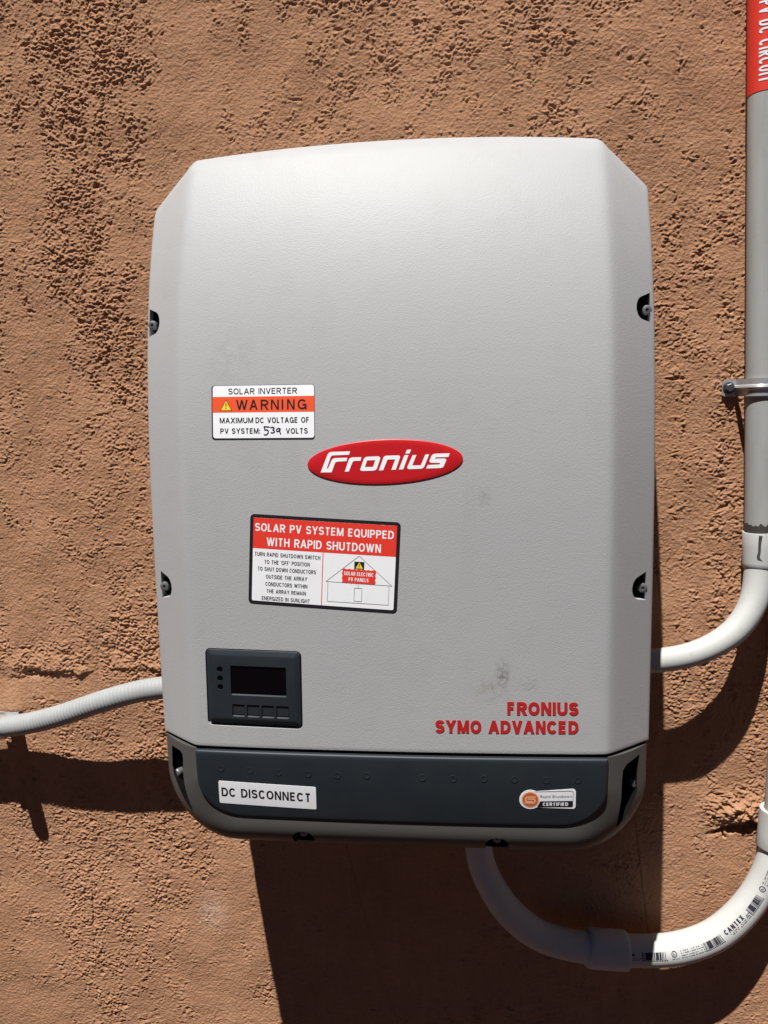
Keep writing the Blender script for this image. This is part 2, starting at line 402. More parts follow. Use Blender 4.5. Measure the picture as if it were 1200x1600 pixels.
# ---- screws
def screw_mesh(r=.0048, hgt=.003):
    n = 24; prof_ = [(r*.92, -.006), (r, 0), (r, hgt*.45), (r*.86, hgt*.85), (r*.6, hgt)]
    rings = [[(q*math.cos(2*math.pi*k/n), -h, q*math.sin(2*math.pi*k/n)) for k in range(n)] for q, h in prof_]
    star = lambda h, s: [((r*.42*s if k % 4 < 2 else r*.28*s)*math.cos(2*math.pi*k/n), -h, (r*.42*s if k % 4 < 2 else r*.28*s)*math.sin(2*math.pi*k/n)) for k in range(n)]
    rings += [star(hgt, 1.05), star(hgt-.0016, .9)]
    b = MB(); b.add(*loft(rings, True, True, True)); return b.mesh('screw')
SCREW = screw_mesh()
def put_screw(x, d, z, tiltz=0, tiltx=0, parent=inv, s=1.0):
    o = link('screw', SCREW if len(SCREW.materials) else SCREW, None if len(SCREW.materials) else M['screw'], parent, True, 40)
    o.location = W(x, d, z); o.rotation_euler = (tiltx, 0, tiltz); o.scale = (s, s, s); return o
for px, py, sg in SCREWS:
    x, z = on_cover(px, py); x2 = x-sg*.0005
    put_screw(x2-sg*.002, depth(x, z)-.0065, z-.0015)
    b = MB(); pol = [(x+(q-x)*.99, z+(t-z)*.99) for q, t in notch_poly(px, py, sg)]
    d0 = depth(x, z)-.0176
    b.add([W(q, d0, t) for q, t in pol], [tuple(range(len(pol)))]); b.build('recess_plate', M['void'], inv, False)
    # dark inner collar of the recess
    rings = []
    for rr_, h in ((.0075, .0), (.0075, .0045), (.0058, .0050), (.0058, .0)):
        rings.append([W(x2+rr_*math.cos(2*math.pi*k/20), d0+.0004+h, z-.001+rr_*math.sin(2*math.pi*k/20)) for k in range(20)])
    bb = MB(); bb.add(*loft(rings)); bb.build('recess_collar', M['void'], inv)

# ---- display panel
def make_display():
    w_, h_ = DISP.w, DISP.h; r = .0042
    b = MB(); rings = []
    for ins, h in ((0, -.010), (0, -.0005), (.0006, .0004), (.0050, .0022), (.0060, .0024)):
        rings.append([(u, -h, v) for u, v in rrect(w_-2*ins, h_-2*ins, max(.0012, r-ins*.5))])
    b.add(*loft(rings, True, True, True)); me = b.mesh('display_panel')
    me.materials.append(M['dark'])
    def box(u0, u1, v0, v1, dep, rad=.0008, lip=.0):
        P = [(q+(u0+u1)/2, t+(v0+v1)/2) for q, t in rrect(abs(u1-u0), abs(v1-v0), rad, 3)]
        n = len(P); c = MB()
        c.add([(q, .0+dep, t) for q, t in P]+[(q, -.02, t-(lip if t < (v0+v1)/2 else 0)) for q, t in P], [tuple(range(n)), tuple(range(2*n-1, n-1, -1))]+[(i, n+i, n+(i+1) % n, (i+1) % n) for i in range(n)])
        cm = c.mesh('c'); cm.materials.append(M['dark']); return cm
    U = lambda f: (f-.5)*w_
    V = lambda f: (.5-f)*h_
    scr = (U(.262), U(.853), V(.578), V(.205)); cut = [box(*scr, .0010, lip=.012)]
    btn = [(U(a), U(a+.132), V(.872), V(.725)) for a in (.271, .429, .585, .742)]
    for q in btn: cut.append(box(*q, .0004, lip=.012))
    leds = [(U(.148), V(f)) for f in (.262, .382, .50)]
    for u, v in leds:
        cut.append(box(u-.0031, u+.0031, v-.0031, v+.0031, .0004, .00305))
    out = boolean(me, cut)
    def tomesh(me_):
        for vtx in me_.vertices: vtx.co = DISP.p(vtx.co.x, vtx.co.z, -vtx.co.y)
    tomesh(out); out.materials.clear()
    pan = link('display_panel', out, M['dark'], inv, True, 30)
    tag(pan, 'dark slate display panel with four buttons')
    def sub(name, P, h0, h1, mt, ins=0):
        n = len(P); c = MB()
        c.add([DISP.p(u, v, h0) for u, v in P]+[DISP.p(u, v, h1) for u, v in P], [tuple(range(2*n-1, n-1, -1))]+[(i, n+i, n+(i+1) % n, (i+1) % n) for i in range(n)])
        return c.build(name, mt, pan, True, 30)
    cx, cy = (scr[0]+scr[1])/2, (scr[2]+scr[3])/2
    sub('screen', [(cx+u, cy+v) for u, v in rrect(scr[1]-scr[0]-.0006, scr[3]-scr[2]-.0006, .0006, 2)], -.0016, .0012, M['screen'])
    for q in btn:
        cx, cy = (q[0]+q[1])/2, (q[2]+q[3])/2
        sub('button', [(cx+u, cy+v) for u, v in rrect(q[1]-q[0]-.0012, q[3]-q[2]-.0012, .0006, 2)], -.0003, .0013, M['button'])
    for u, v in leds:
        sub('indicator', [(u+.0024*math.cos(a), v+.0024*math.sin(a)) for a in np.linspace(0, 2*math.pi, 17)[:-1]], -.0004, .0012, M['screen'])
make_display()

# ---- lower housing
GAP = .0030; ZH = ZB-GAP
def curve_pts(hw, zt, zb, r, n_side, n_arc, n_bot):
    P = [(-hw, zt+(zb+r-zt)*k/n_side) for k in range(n_side)]
    P += [(-hw+r-r*math.cos(math.radians(90*k/n_arc)), zb+r-r*math.sin(math.radians(90*k/n_arc))) for k in range(n_arc)]
    P += [(-hw+r+(2*(hw-r))*k/n_bot, zb) for k in range(n_bot)]
    P += [(hw-r+r*math.sin(math.radians(90*k/n_arc)), zb+r-r*math.cos(math.radians(90*k/n_arc))) for k in range(n_arc)]
    P += [(hw, zb+r+(zt-zb-r)*k/n_side) for k in range(n_side+1)]
    return P
PA, PZ0, PR = .2068, .0475, .046                   # panel outline
HB, HR = .2522, .078                               # housing outline
def base_d(x, z): return DC+.0045*(1-min(1, abs(x)/CA)**2)
def housing():
    C = curve_pts(HB, ZH, .0085, HR, 10, 18, 30); P = curve_pts(PA, ZH, PZ0, PR, 10, 18, 30)
    N = len(C); rows = []
    for t in (0, .01, .025, .05, .08, .12, .18, .25, .32, .4, .55, .7, .82, .9, .96, 1):
        row = []
        for (cx, cz), (px, pz) in zip(C, P):
            bw = min(1, max(0, (.08-cz)/.0715))    # 0 on the sides, 1 along the bottom
            dE = D1-.010*bw; dP = base_d(px, pz)-.0015-.0035*bw
            x = cx+(px-cx)*t; z = cz+(pz-cz)*t
            bul = .004*(1-bw)*math.sin(math.pi*t); tt = t+(math.sqrt(max(0, 1-(1-t)**2.6))-t)*bw
            e = t*.05; rr = .002; rnd = rr-math.sqrt(max(0, rr*rr-max(0, rr-e)**2))
            row.append((x, dE+(dP-dE)*tt+bul-rnd, z))
        rows.append(row)
    b = MB(); V = [W(*p) for r in rows for p in r]; K = len(rows); F = []
    for i in range(K-1):
        for j in range(N-1): F.append((i*N+j, i*N+j+1, (i+1)*N+j+1, (i+1)*N+j))
    F.append(tuple((K-1)*N+j for j in range(N)))
    loop = [j for j in range(N)]+[i*N+N-1 for i in range(1, K)]+[i*N for i in range(K-1, 0, -1)]
    nb = len(V)
    for k in loop:
        i, j = divmod(k, N); x, d, z = rows[i][j]; V.append(W(x*.985, .092, z if z > .05 else z+.006))
    L = len(loop)
    for k in range(L): F.append((loop[k], nb+k, nb+(k+1) % L, loop[(k+1) % L]))
    F.append(tuple(nb+k for k in range(L)))
    b.add(V, F); return b.mesh('lower_housing')
def hpx(px, py, d):
    x, _, z = at(px, py, d); return (x, z)
SLOT_L = [(265.5, 1168), (284, 1168.5), (289, 1172), (290.5, 1179), (290, 1200), (292, 1217), (298, 1240), (304.5, 1257), (304.5, 1265), (291, 1248), (279.5, 1229), (269.5, 1214), (265.5, 1200)]
SLOT_R = [(1001.5, 1182.5), (997, 1206), (996, 1228), (997, 1240), (985, 1262), (972, 1281), (961, 1289), (963, 1272), (967.5, 1240), (968.5, 1212), (970, 1197), (977, 1189)]
def make_housing():
    me = housing(); me.materials.append(M['housing']); cut = []
    for sl_ in (SLOT_L, SLOT_R):
        cut.append(prism([hpx(a, c, .19) for a, c in sl_], .150, .25))
    for px, py in ((476, 1297), (776, 1307)):
        x, _, z = at(px, py, .197)
        P = [(x+.0115*math.cos(math.radians(a)), z-.004+.0085*math.sin(math.radians(a))) for a in range(0, 181, 15)]+[(x-.0115, z-.02), (x+.0115, z-.02)]
        cut.append(prism(P, .172, .23))
    for c in cut: c.materials.append(M['void'])
    out = boolean(me, cut)
    o = link('lower_housing', out, None, inv, True, 30)
    return o
lh = make_housing()
tag(lh, 'mid grey rounded lower housing')
for px, py, t in ((277, 1208, -.5), (991, 1224, .5)):
    x, _, z = at(px, py, .178); put_screw(x, .176, z, t, s=1.05)
for px, py in ((476, 1296), (776, 1306)):
    x, _, z = at(px, py+1, .190); put_screw(x, .193, z+.0005, 0, -.35)
for sl_ in (SLOT_L, SLOT_R):                       # sloping cheek inside each slot
    sg = -1 if sl_ is SLOT_L else 1
    P = [hpx(a, c, .19) for a, c in sl_]; xs_ = [q[0] for q in P]; zz = [q[1] for q in P]
    if sg < 0: tri = [(267, 1172), (286, 1206), (291, 1232), (302, 1258), (290, 1247), (268, 1212)]
    else: tri = [(999, 1190), (992, 1205), (984, 1240), (966, 1283), (974, 1277), (995, 1240)]
    T = [hpx(a, c, .178) for a, c in tri]
    b = MB(); b.add([W(x, .168 if k in (1, 2, 3) else .1745, z) for k, (x, z) in enumerate(T)]+[W(x, .149, z) for x, z in T], [tuple(range(6))]+[(i, 6+i, 6+(i+1) % 6, (i+1) % 6) for i in range(6)])
    b.build('slot_cheek', M['dark'], inv, False)

def zpb(x):
    ax = abs(x)
    if ax < PA-PR: return PZ0
    return PZ0+PR-math.sqrt(max(0, PR*PR-(ax-(PA-PR))**2))
def panel_depth(x, z):
    e = min(PA-abs(x), ZH-z); r1 = .0028; d = base_d(x, z)+.0030
    d -= r1-math.sqrt(max(0, r1*r1-max(0, r1-e)**2))
    eb = z-zpb(x); r2 = .006; d -= .9*(r2-math.sqrt(max(0, r2*r2-max(0, r2-eb)**2)))
    return d-.0075*max(0, (ZH-z)/.08)**2
def make_panel():
    xs = [PA*math.sin(math.pi/2*k/44) for k in range(-44, 45)]
    vv = [0, .01, .025, .045, .07, .1, .15, .22, .32, .45, .6, .75, .87, .94, .975, .985, .992, .997, 1]
    fr = []; bk = []
    for v in vv:
        for x in xs:
            z = zpb(x)+v*(ZH-zpb(x)); fr.append(W(x, panel_depth(x, z), z)); bk.append(W(x, base_d(x, z)-.012, z))
    nx, nz = len(xs), len(vv); F = []
    for j in range(nz-1):
        for i in range(nx-1):
            a = j*nx+i; F.append((a, a+1, a+nx+1, a+nx))
    loop = [i for i in range(nx)]+[j*nx+nx-1 for j in range(1, nz)]+[(nz-1)*nx+i for i in range(nx-2, -1, -1)]+[j*nx for j in range(nz-2, 0, -1)]
    for k in range(len(loop)):
        a, c = loop[k], loop[(k+1) % len(loop)]; F.append((c, a, a+nx*nz, c+nx*nz))
    b = MB(); b.add(fr+bk, F); return b.build('lower_panel', M['dark'], inv, True, 40)
panel = make_panel()
tag(panel, 'dark slate lower panel with a row of round dimples')
def on_panel(px, py):
    d = .213
    for _ in range(8):
        x, _, z = at(px, py, d); d = panel_depth(x, min(max(z, PZ0+.001), ZH-.002))
    return x, z
def SP(x, z, h=0): return W(x, panel_depth(x, z)+h, z)
for px, py in ((345, 1200.5), (390, 1203.5), (435, 1207), (481, 1209.5), (527, 1211.5), (573, 1212), (660, 1215.5), (708, 1217), (756, 1217), (804, 1218), (854, 1219), (903, 1219)):
    x, z = on_panel(px, py); n = 20
    rings = [[SP(x+r*math.cos(2*math.pi*k/n), z+r*math.sin(2*math.pi*k/n), h) for k in range(n)] for r, h in ((.0037, -.0004), (.0036, .0003), (.0033, .0004), (.0029, .00025), (.0006, .0002))]
    b = MB(); b.add(*loft(rings, True, False, True)); b.build('dimple', M['dark'], panel, True, 40)

# inner rail between cover and lower housing (seen in the shadow gap) and the chassis behind
def xbox(x0, x1, d0, d1, z0, z1, bev=.003):
    P = rrect(x1-x0, z1-z0, bev, 3); cx, cz = (x0+x1)/2, (z0+z1)/2
    rings = [[W(cx+u, d0, cz+v) for u, v in P], [W(cx+u, d1, cz+v) for u, v in P]]
    b = MB(); b.add(*loft(rings, True, True, True)); return b
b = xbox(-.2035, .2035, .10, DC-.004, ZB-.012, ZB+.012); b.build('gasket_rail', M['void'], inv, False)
b = xbox(-.235, .235, .012, .0918, .012, .66, .02); b.build('rear_chassis', M['housing'], inv, True)
b = xbox(-.17, .17, -.004, .0118, .2, .6, .01); b.build('wall_bracket', M['zinc'], inv, True)

# ------------------------------------------------------------------ lettering
def _arc(cx, cy, rx, ry, a0, a1, n=14):
    return [(cx+rx*math.cos(math.radians(a0+(a1-a0)*k/n)), cy+ry*math.sin(math.radians(a0+(a1-a0)*k/n))) for k in range(n+1)]
def _sq(cx, cy, rx, ry, a0, a1, n=22, e=.93):      # squarish arc
    out = []
    for k in range(n+1):
        a = math.radians(a0+(a1-a0)*k/n); c, q = math.cos(a), math.sin(a)
        out.append((cx+rx*math.copysign(abs(c)**e, c), cy+ry*math.copysign(abs(q)**e, q)))
    return out
_bowl = lambda y0, y1, x: [(0, y1)]+_sq(x, (y0+y1)/2, 1-x, (y1-y0)/2, 90, -90, 12)+[(0, y0)]
GL = {  # capitals as centre lines in a unit box: (width, strokes); a stroke starting with None is closed
 'A': (.68, [[(0, 0), (.5, 1)], [(.5, 1), (1, 0)], [(.2, .30), (.8, .30)]]),
 'B': (.60, [[(0, 0), (0, 1)], _bowl(.53, 1, .5), _bowl(0, .53, .52)]),
 'C': (.64, [_sq(.5, .5, .5, .5, 38, 322)]),
 'D': (.63, [[None, (0, 0), (0, 1)]+_sq(.42, .5, .58, .5, 90, -90)]),
 'E': (.54, [[(1, 1), (0, 1), (0, 0), (1, 0)], [(0, .52), (.92, .52)]]),
 'F': (.50, [[(1, 1), (0, 1), (0, 0)], [(0, .50), (.9, .50)]]),
 'G': (.67, [_sq(.5, .5, .5, .5, 38, 318)+[(1, .14), (1, .46), (.55, .46)], [(1, .3), (1, 0)]]),
 'H': (.62, [[(0, 0), (0, 1)], [(1, 0), (1, 1)], [(0, .52), (1, .52)]]),
 'I': (0, [[(.5, 0), (.5, 1)]]),
 'L': (.48, [[(0, 1), (0, 0), (1, 0)]]),
 'M': (.74, [[(0, 0), (0, 1)], [(0.03, 1), (.5, .02)], [(.5, .02), (.97, 1)], [(1, 1), (1, 0)]]),
 'N': (.62, [[(0, 0), (0, 1)], [(0.04, 1), (.96, 0)], [(1, 0), (1, 1)]]),
 'O': (.68, [[None]+_sq(.5, .5, .5, .5, 0, 345, 24)]),
 'P': (.57, [[(0, 0), (0, 1)], _bowl(.45, 1, .5)]),
 'Q': (.68, [[None]+_sq(.5, .5, .5, .5, 0, 345, 24), [(.6, .26), (1, -.04)]]),
 'R': (.60, [[(0, 0), (0, 1)], _bowl(.48, 1, .5), [(.5, .48), (1, 0)]]),
 'S': (.58, [_sq(.5, .755, .48, .245, 18, 270, 14)+_sq(.5, .255, .5, .255, 90, -162, 14)[1:]]),
 'T': (.58, [[(0, 1), (1, 1)], [(.5, 1), (.5, 0)]]),
 'U': (.62, [[(0, 1), (0, .4)]+_sq(.5, .38, .5, .38, 180, 360, 14)+[(1, .4), (1, 1)]]),
 'V': (.64, [[(0, 1), (.5, 0)], [(.5, 0), (1, 1)]]),
 'W': (.92, [[(0, 1), (.26, 0)], [(.26, 0), (.5, 1)], [(.5, 1), (.74, 0)], [(.74, 0), (1, 1)]]),
 'X': (.64, [[(0, 0), (1, 1)], [(0, 1), (1, 0)]]),
 'Y': (.64, [[(0, 1), (.5, .40)], [(.5, .40), (1, 1)], [(.5, .46), (.5, 0)]]),
 'Z': (.58, [[(0, 1), (1, 1)], [(.93, 1), (.07, 0)], [(0, 0), (1, 0)]]),
 ':': (0, [[(.5, .0), (.5, .02)], [(.5, .55), (.5, .57)]]), "'": (0, [[(.5, .78), (.5, 1)]]), ' ': (.30, [])}
def ribbon(pts, t, closed=False):
    n = len(pts); L = []; R_ = []
    if n == 2 and abs(pts[1][1]-pts[0][1]) > 1e-6*max(1, abs(pts[1][0]-pts[0][0])):   # stems and diagonals: cut level
        (x0, y0), (x1, y1) = pts; hw = t/2*math.hypot(x1-x0, y1-y0)/abs(y1-y0)
        hw = min(hw, t*1.1)
        V = [(x0-hw, y0), (x1-hw, y1), (x0+hw, y0), (x1+hw, y1)]; return V, [(0, 2, 3, 1)]
    for i in range(n):
        a = pts[(i-1) % n] if closed or i > 0 else None; c = pts[(i+1) % n] if closed or i < n-1 else None; p = pts[i]
        def nrm(u, v):
            dx, dy = v[0]-u[0], v[1]-u[1]; l = math.hypot(dx, dy) or 1e-9; return (-dy/l, dx/l)
        if a is None: nx, ny = nrm(p, c); k = 1
        elif c is None: nx, ny = nrm(a, p); k = 1
        else:
            n1, n2 = nrm(a, p), nrm(p, c); nx, ny = n1[0]+n2[0], n1[1]+n2[1]; l = math.hypot(nx, ny) or 1e-9; nx, ny = nx/l, ny/l
            k = min(3.2, 1/max(.2, nx*n1[0]+ny*n1[1]))
        L.append((p[0]+nx*k*t/2, p[1]+ny*k*t/2)); R_.append((p[0]-nx*k*t/2, p[1]-ny*k*t/2))
    m_ = n if closed else n-1
    V = L+R_; F = [(i, n+i, n+(i+1) % n, (i+1) % n) for i in range(m_)]
    return V, F
def text_strokes(s, width, cap, t, sp=.17, xs=0):
    """list of (verts, faces) ribbons, text of the given width and cap height; t = stroke weight / cap height"""
    wt = t*cap; ws = []
    for ch in s: ws.append(GL[ch][0])
    nI = sum(1 for ch in s if GL[ch][0] == 0); var = sum(ws)+sp*(len(s)-1)
    f = (width-nI*wt)/var if var else 1
    out = []; x = 0
    for ch, w_ in zip(s, ws):
        gw = w_*f if w_ else wt
        for st in GL[ch][1]:
            closed = st[0] is None; P = st[1:] if closed else st
            if ch == 'I' or w_ == 0: P = [(x+gw/2, v*cap if ch != ':' else v*cap+(0 if v < .3 else 0)) for u, v in P]
            else:
                P = [(x+wt/2+u*(gw-wt), v*cap) for u, v in P]
            # centre lines of horizontals and curves stay half a stroke inside the cap band
            if not (len(P) == 2 and abs(P[0][1]-P[1][1]) > .02*cap):
                P = [(u, wt/2+(v/cap)*(cap-wt)) for u, v in P]
                if ch in 'EFLBDPRTUGH' or True:
                    st0 = st[1:] if closed else st
                    P = [(u, (0 if b_[1] <= 0 and _end(st0, q) else cap if b_[1] >= 1 and _end(st0, q) else v)) for q, ((u, v), b_) in enumerate(zip(P, st0))]
            if ch == ':': P = [(x+wt/2, v0) for v0 in ((0, wt) if st[0][1] < .3 else (.5*cap, .5*cap+wt))]
            V, F = ribbon(P, wt*(1.0 if ch not in 'MNW' else .94), closed)
            if ch != 'Q': V = [(a, min(max(c, 0), cap)) for a, c in V]
            out.append((V, F))
        x += gw+sp*f
    return out
def _end(st, q):                                   # a stem's free end reaches the cap or base line
    n = len(st)
    if q not in (0, n-1): return False
    o = st[1] if q == 0 else st[n-2]
    return abs(o[0]-st[q][0]) < .02 and abs(o[1]-st[q][1]) > .05
def text_into(mb, s, place, x0, x1, y, cap, h, t=.14, thick=0, sp=.11, sub=.012):
    for k, (V, F) in enumerate(text_strokes(s, x1-x0, cap, t, sp)):
        flat_into(mb, [(x0+a, y+c) for a, c in V], F, place, h+2e-5*(k % 3), thick)
_fc = {}
def text2d(s, bold=0.0, shear=0.0):                # lower-case words: the built-in font
    key = (s, bold, shear)
    if key in _fc: return _fc[key]
    def raw(t, bd):
        cu = bpy.data.curves.new('t', 'FONT'); cu.body = t; cu.size = 1; cu.offset = bd; cu.shear = shear; cu.fill_mode = 'BOTH'; cu.resolution_u = 5
        o = bpy.data.objects.new('t', cu); COL.objects.link(o)
        dg = bpy.context.evaluated_depsgraph_get(); dg.update()
        me = bpy.data.meshes.new_from_object(o.evaluated_get(dg), depsgraph=dg)
        V = [(v.co.x, v.co.y) for v in me.vertices]; F = [tuple(p.vertices) for p in me.polygons]
        bpy.data.objects.remove(o); bpy.data.curves.remove(cu); bpy.data.meshes.remove(me); return V, F
    HV, _ = raw('H', bold); y0 = min(v[1] for v in HV); y1 = max(v[1] for v in HV)
    V, F = raw(s, bold); x0 = min(v[0] for v in V)
    V = [((x-x0)/(y1-y0), (y-y0)/(y1-y0)) for x, y in V]
    _fc[key] = (V, F); return _fc[key]
def flat_into(mb, P, F, place, h, thick=0):
    up = []
    for f in F:
        a = sum(P[f[i]][0]*P[f[(i+1) % len(f)]][1]-P[f[(i+1) % len(f)]][0]*P[f[i]][1] for i in range(len(f)))
        up.append(f if a > 0 else tuple(reversed(f)))
    # +u right, +v up seen from outside: counter-clockwise faces the viewer
    mb.add([place(u, v, h) for u, v in P], up)
    if thick:
        cnt = {}
        for f in up:
            for i in range(len(f)):
                e = (f[i], f[(i+1) % len(f)]); cnt[e] = cnt.get(e, 0)+1
        for (a, c) in list(cnt):
            if (c, a) not in cnt:
                mb.add([place(*P[a], h), place(*P[c], h), place(*P[c], h-thick), place(*P[a], h-thick)], [(0, 3, 2, 1)])
def poly_into(mb, loops, place, h, thick=0):
    tr = tessellate_polygon([[Vector((x, y, 0)) for x, y in l] for l in loops]); P = [p for l in loops for p in l]
    flat_into(mb, P, [tuple(t) for t in tr], place, h, thick)
def slab(P, place, h, thick, sub=None):
    """sticker slab: rim polygon P (ccw), faces follow the skin by a fan of rings"""
    Q = []
    for a, c in zip(P, P[1:]+P[:1]):
        k = max(1, int(math.hypot(c[0]-a[0], c[1]-a[1])/.008)); Q += [(a[0]+(c[0]-a[0])*i/k, a[1]+(c[1]-a[1])*i/k) for i in range(k)]
    P = Q; cx = sum(p[0] for p in P)/len(P); cy = sum(p[1] for p in P)/len(P); n = len(P)
    rings = [[place(cx+(u-cx)*t, cy+(v-cy)*t, h) for u, v in P] for t in (.02, .2, .4, .6, .8, .93, 1)]
    rings.append([place(u, v, h-thick) for u, v in P])
    b = MB(); b.add(*loft(rings, True, True, False)); return b
def rc(x0, x1, y0, y1, r=.0, n=4):
    if r == 0: return [(x0, y0), (x1, y0), (x1, y1), (x0, y1)]
    return [(u+(x0+x1)/2, v+(y0+y1)/2) for u, v in rrect(x1-x0, y1-y0, r, n)]
def gridrect(mb, x0, x1, y0, y1, place, h, nu=8, nv=2):
    V = [place(x0+(x1-x0)*i/nu, y0+(y1-y0)*j/nv, h) for j in range(nv+1) for i in range(nu+1)]
    mb.add(V, [(j*(nu+1)+i, j*(nu+1)+i+1, (j+1)*(nu+1)+i+1, (j+1)*(nu+1)+i) for j in range(nv) for i in range(nu)])
def line_into(mb, a, c, wdt, place, h):
    D_ = math.hypot(c[0]-a[0], c[1]-a[1])
    if D_ > .012:
        k = int(D_/.01)+1; q = [(a[0]+(c[0]-a[0])*i/k, a[1]+(c[1]-a[1])*i/k) for i in range(k+1)]
        for u, v in zip(q, q[1:]): line_into(mb, u, v, wdt, place, h)
        return
    ax, ay = a; bx, by = c; L = math.hypot(bx-ax, by-ay); nx, ny = -(by-ay)/L*wdt/2, (bx-ax)/L*wdt/2
    mb.add([place(ax+nx, ay+ny, h), place(ax-nx, ay-ny, h), place(bx-nx, by-ny, h), place(bx+nx, by+ny, h)], [(0, 1, 2, 3)])
def stroke_into(mb, pts, wdt, place, h):
    for a, c in zip(pts, pts[1:]): line_into(mb, a, c, wdt, place, h)
    for p in pts: mb.add([place(p[0]+wdt/2*math.cos(q), p[1]+wdt/2*math.sin(q), h) for q in np.linspace(0, 2*math.pi, 9)[:-1]], [tuple(range(8))])
def fl(mb, name, m_, parent): return mb.build(name, M[m_], parent, False, fix=False)

# ---- warning sticker (fractions of its face, v measured from the top)
FW = Frame(*rect_px(((330.5, 600.5), (491.5, 602), (492.5, 685.5), (333.5, 684.8))))
def make_warning():
    w_, h_ = FW.w, FW.h
    base = slab([(u-.0004, v-.0006) for u, v in rrect(w_+.0006, h_+.0010, .0030)], FW.q, .0004, .0006).build('warning_sticker', M['black'], inv, True)
    tag(base, 'white and orange solar inverter warning sticker')
    X = lambda px: ((px-75)/(1148-75)-.5)*w_     # pixel in the enlarged crop -> local
    Y = lambda py: (.5-(py-70)/(636-70))*h_
    slab(rrect(w_-.0012, h_-.0010, .0026), FW.q, .0006, .0003).build('white_face', M['white'], base, True)
    b = MB(); gridrect(b, X(77), X(1144), Y(358), Y(192), FW.q, .00075); fl(b, 'orange_band', 'orange', base)
    t = MB()
    text_into(t, 'SOLAR INVERTER', FW.q, X(247), X(966), Y(166), Y(104)-Y(166), .0009, .15)
    text_into(t, 'MAXIMUM', FW.q, X(153), X(508), Y(471), Y(413)-Y(471), .0009, .175)
    text_into(t, 'DC VOLTAGE OF', FW.q, X(532), X(1090), Y(472), Y(413)-Y(472), .0009, .175)
    text_into(t, 'PV SYSTEM:', FW.q, X(158), X(580), Y(583), Y(525)-Y(583), .0009, .175)
    text_into(t, 'VOLTS', FW.q, X(848), X(1075), Y(586), Y(528)-Y(586), .0009, .175)
    for i, ch in enumerate('WARNING'):
        x0 = (328, 470, 588, 694, 806, 862, 972)[i]; x1 = (452, 555, 668, 778, 826, 942, 1064)[i]
        text_into(t, ch, FW.q, X(x0), X(x1), Y(333), Y(226)-Y(333), .0009, .17)
    for loop in ([(222, 222), (158, 340), (288, 340)],):
        poly_into(t, [[(X(a), Y(c)) for a, c in loop]], FW.q, .00085)
    fl(t, 'lettering', 'black', base)
    y = MB(); poly_into(y, [[(X(a), Y(c)) for a, c in [(222, 233), (168, 334), (278, 334)]]], FW.q, .00095); fl(y, 'warning_triangle', 'yellow', base)
    e = MB(); poly_into(e, [[(X(a), Y(c)) for a, c in [(216, 262), (228, 262), (225, 304), (219, 304)]]], FW.q, .00105)
    poly_into(e, [[(X(a), Y(c)) for a, c in [(217, 310), (227, 310), (227, 320), (217, 320)]]], FW.q, .00105); fl(e, 'exclamation_mark', 'black', base)
    hw_ = MB(); k = lambda L: [(X(a), Y(c)) for a, c in L]
    stroke_into(hw_, k([(676, 516), (622, 510), (630, 548), (650, 543), (664, 556), (662, 580), (645, 598), (622, 596)]), .0012, FW.q, .0009)
    stroke_into(hw_, k([(692, 522), (712, 516), (728, 526), (712, 545), (728, 556), (726, 572), (708, 578), (694, 574)]), .0012, FW.q, .0009)
    stroke_into(hw_, k([(790, 535), (768, 528), (750, 545), (756, 564), (774, 560), (788, 536), (784, 560), (792, 590)]), .0012, FW.q, .0009)
    fl(hw_, 'handwritten_number', 'marker', base)
make_warning()

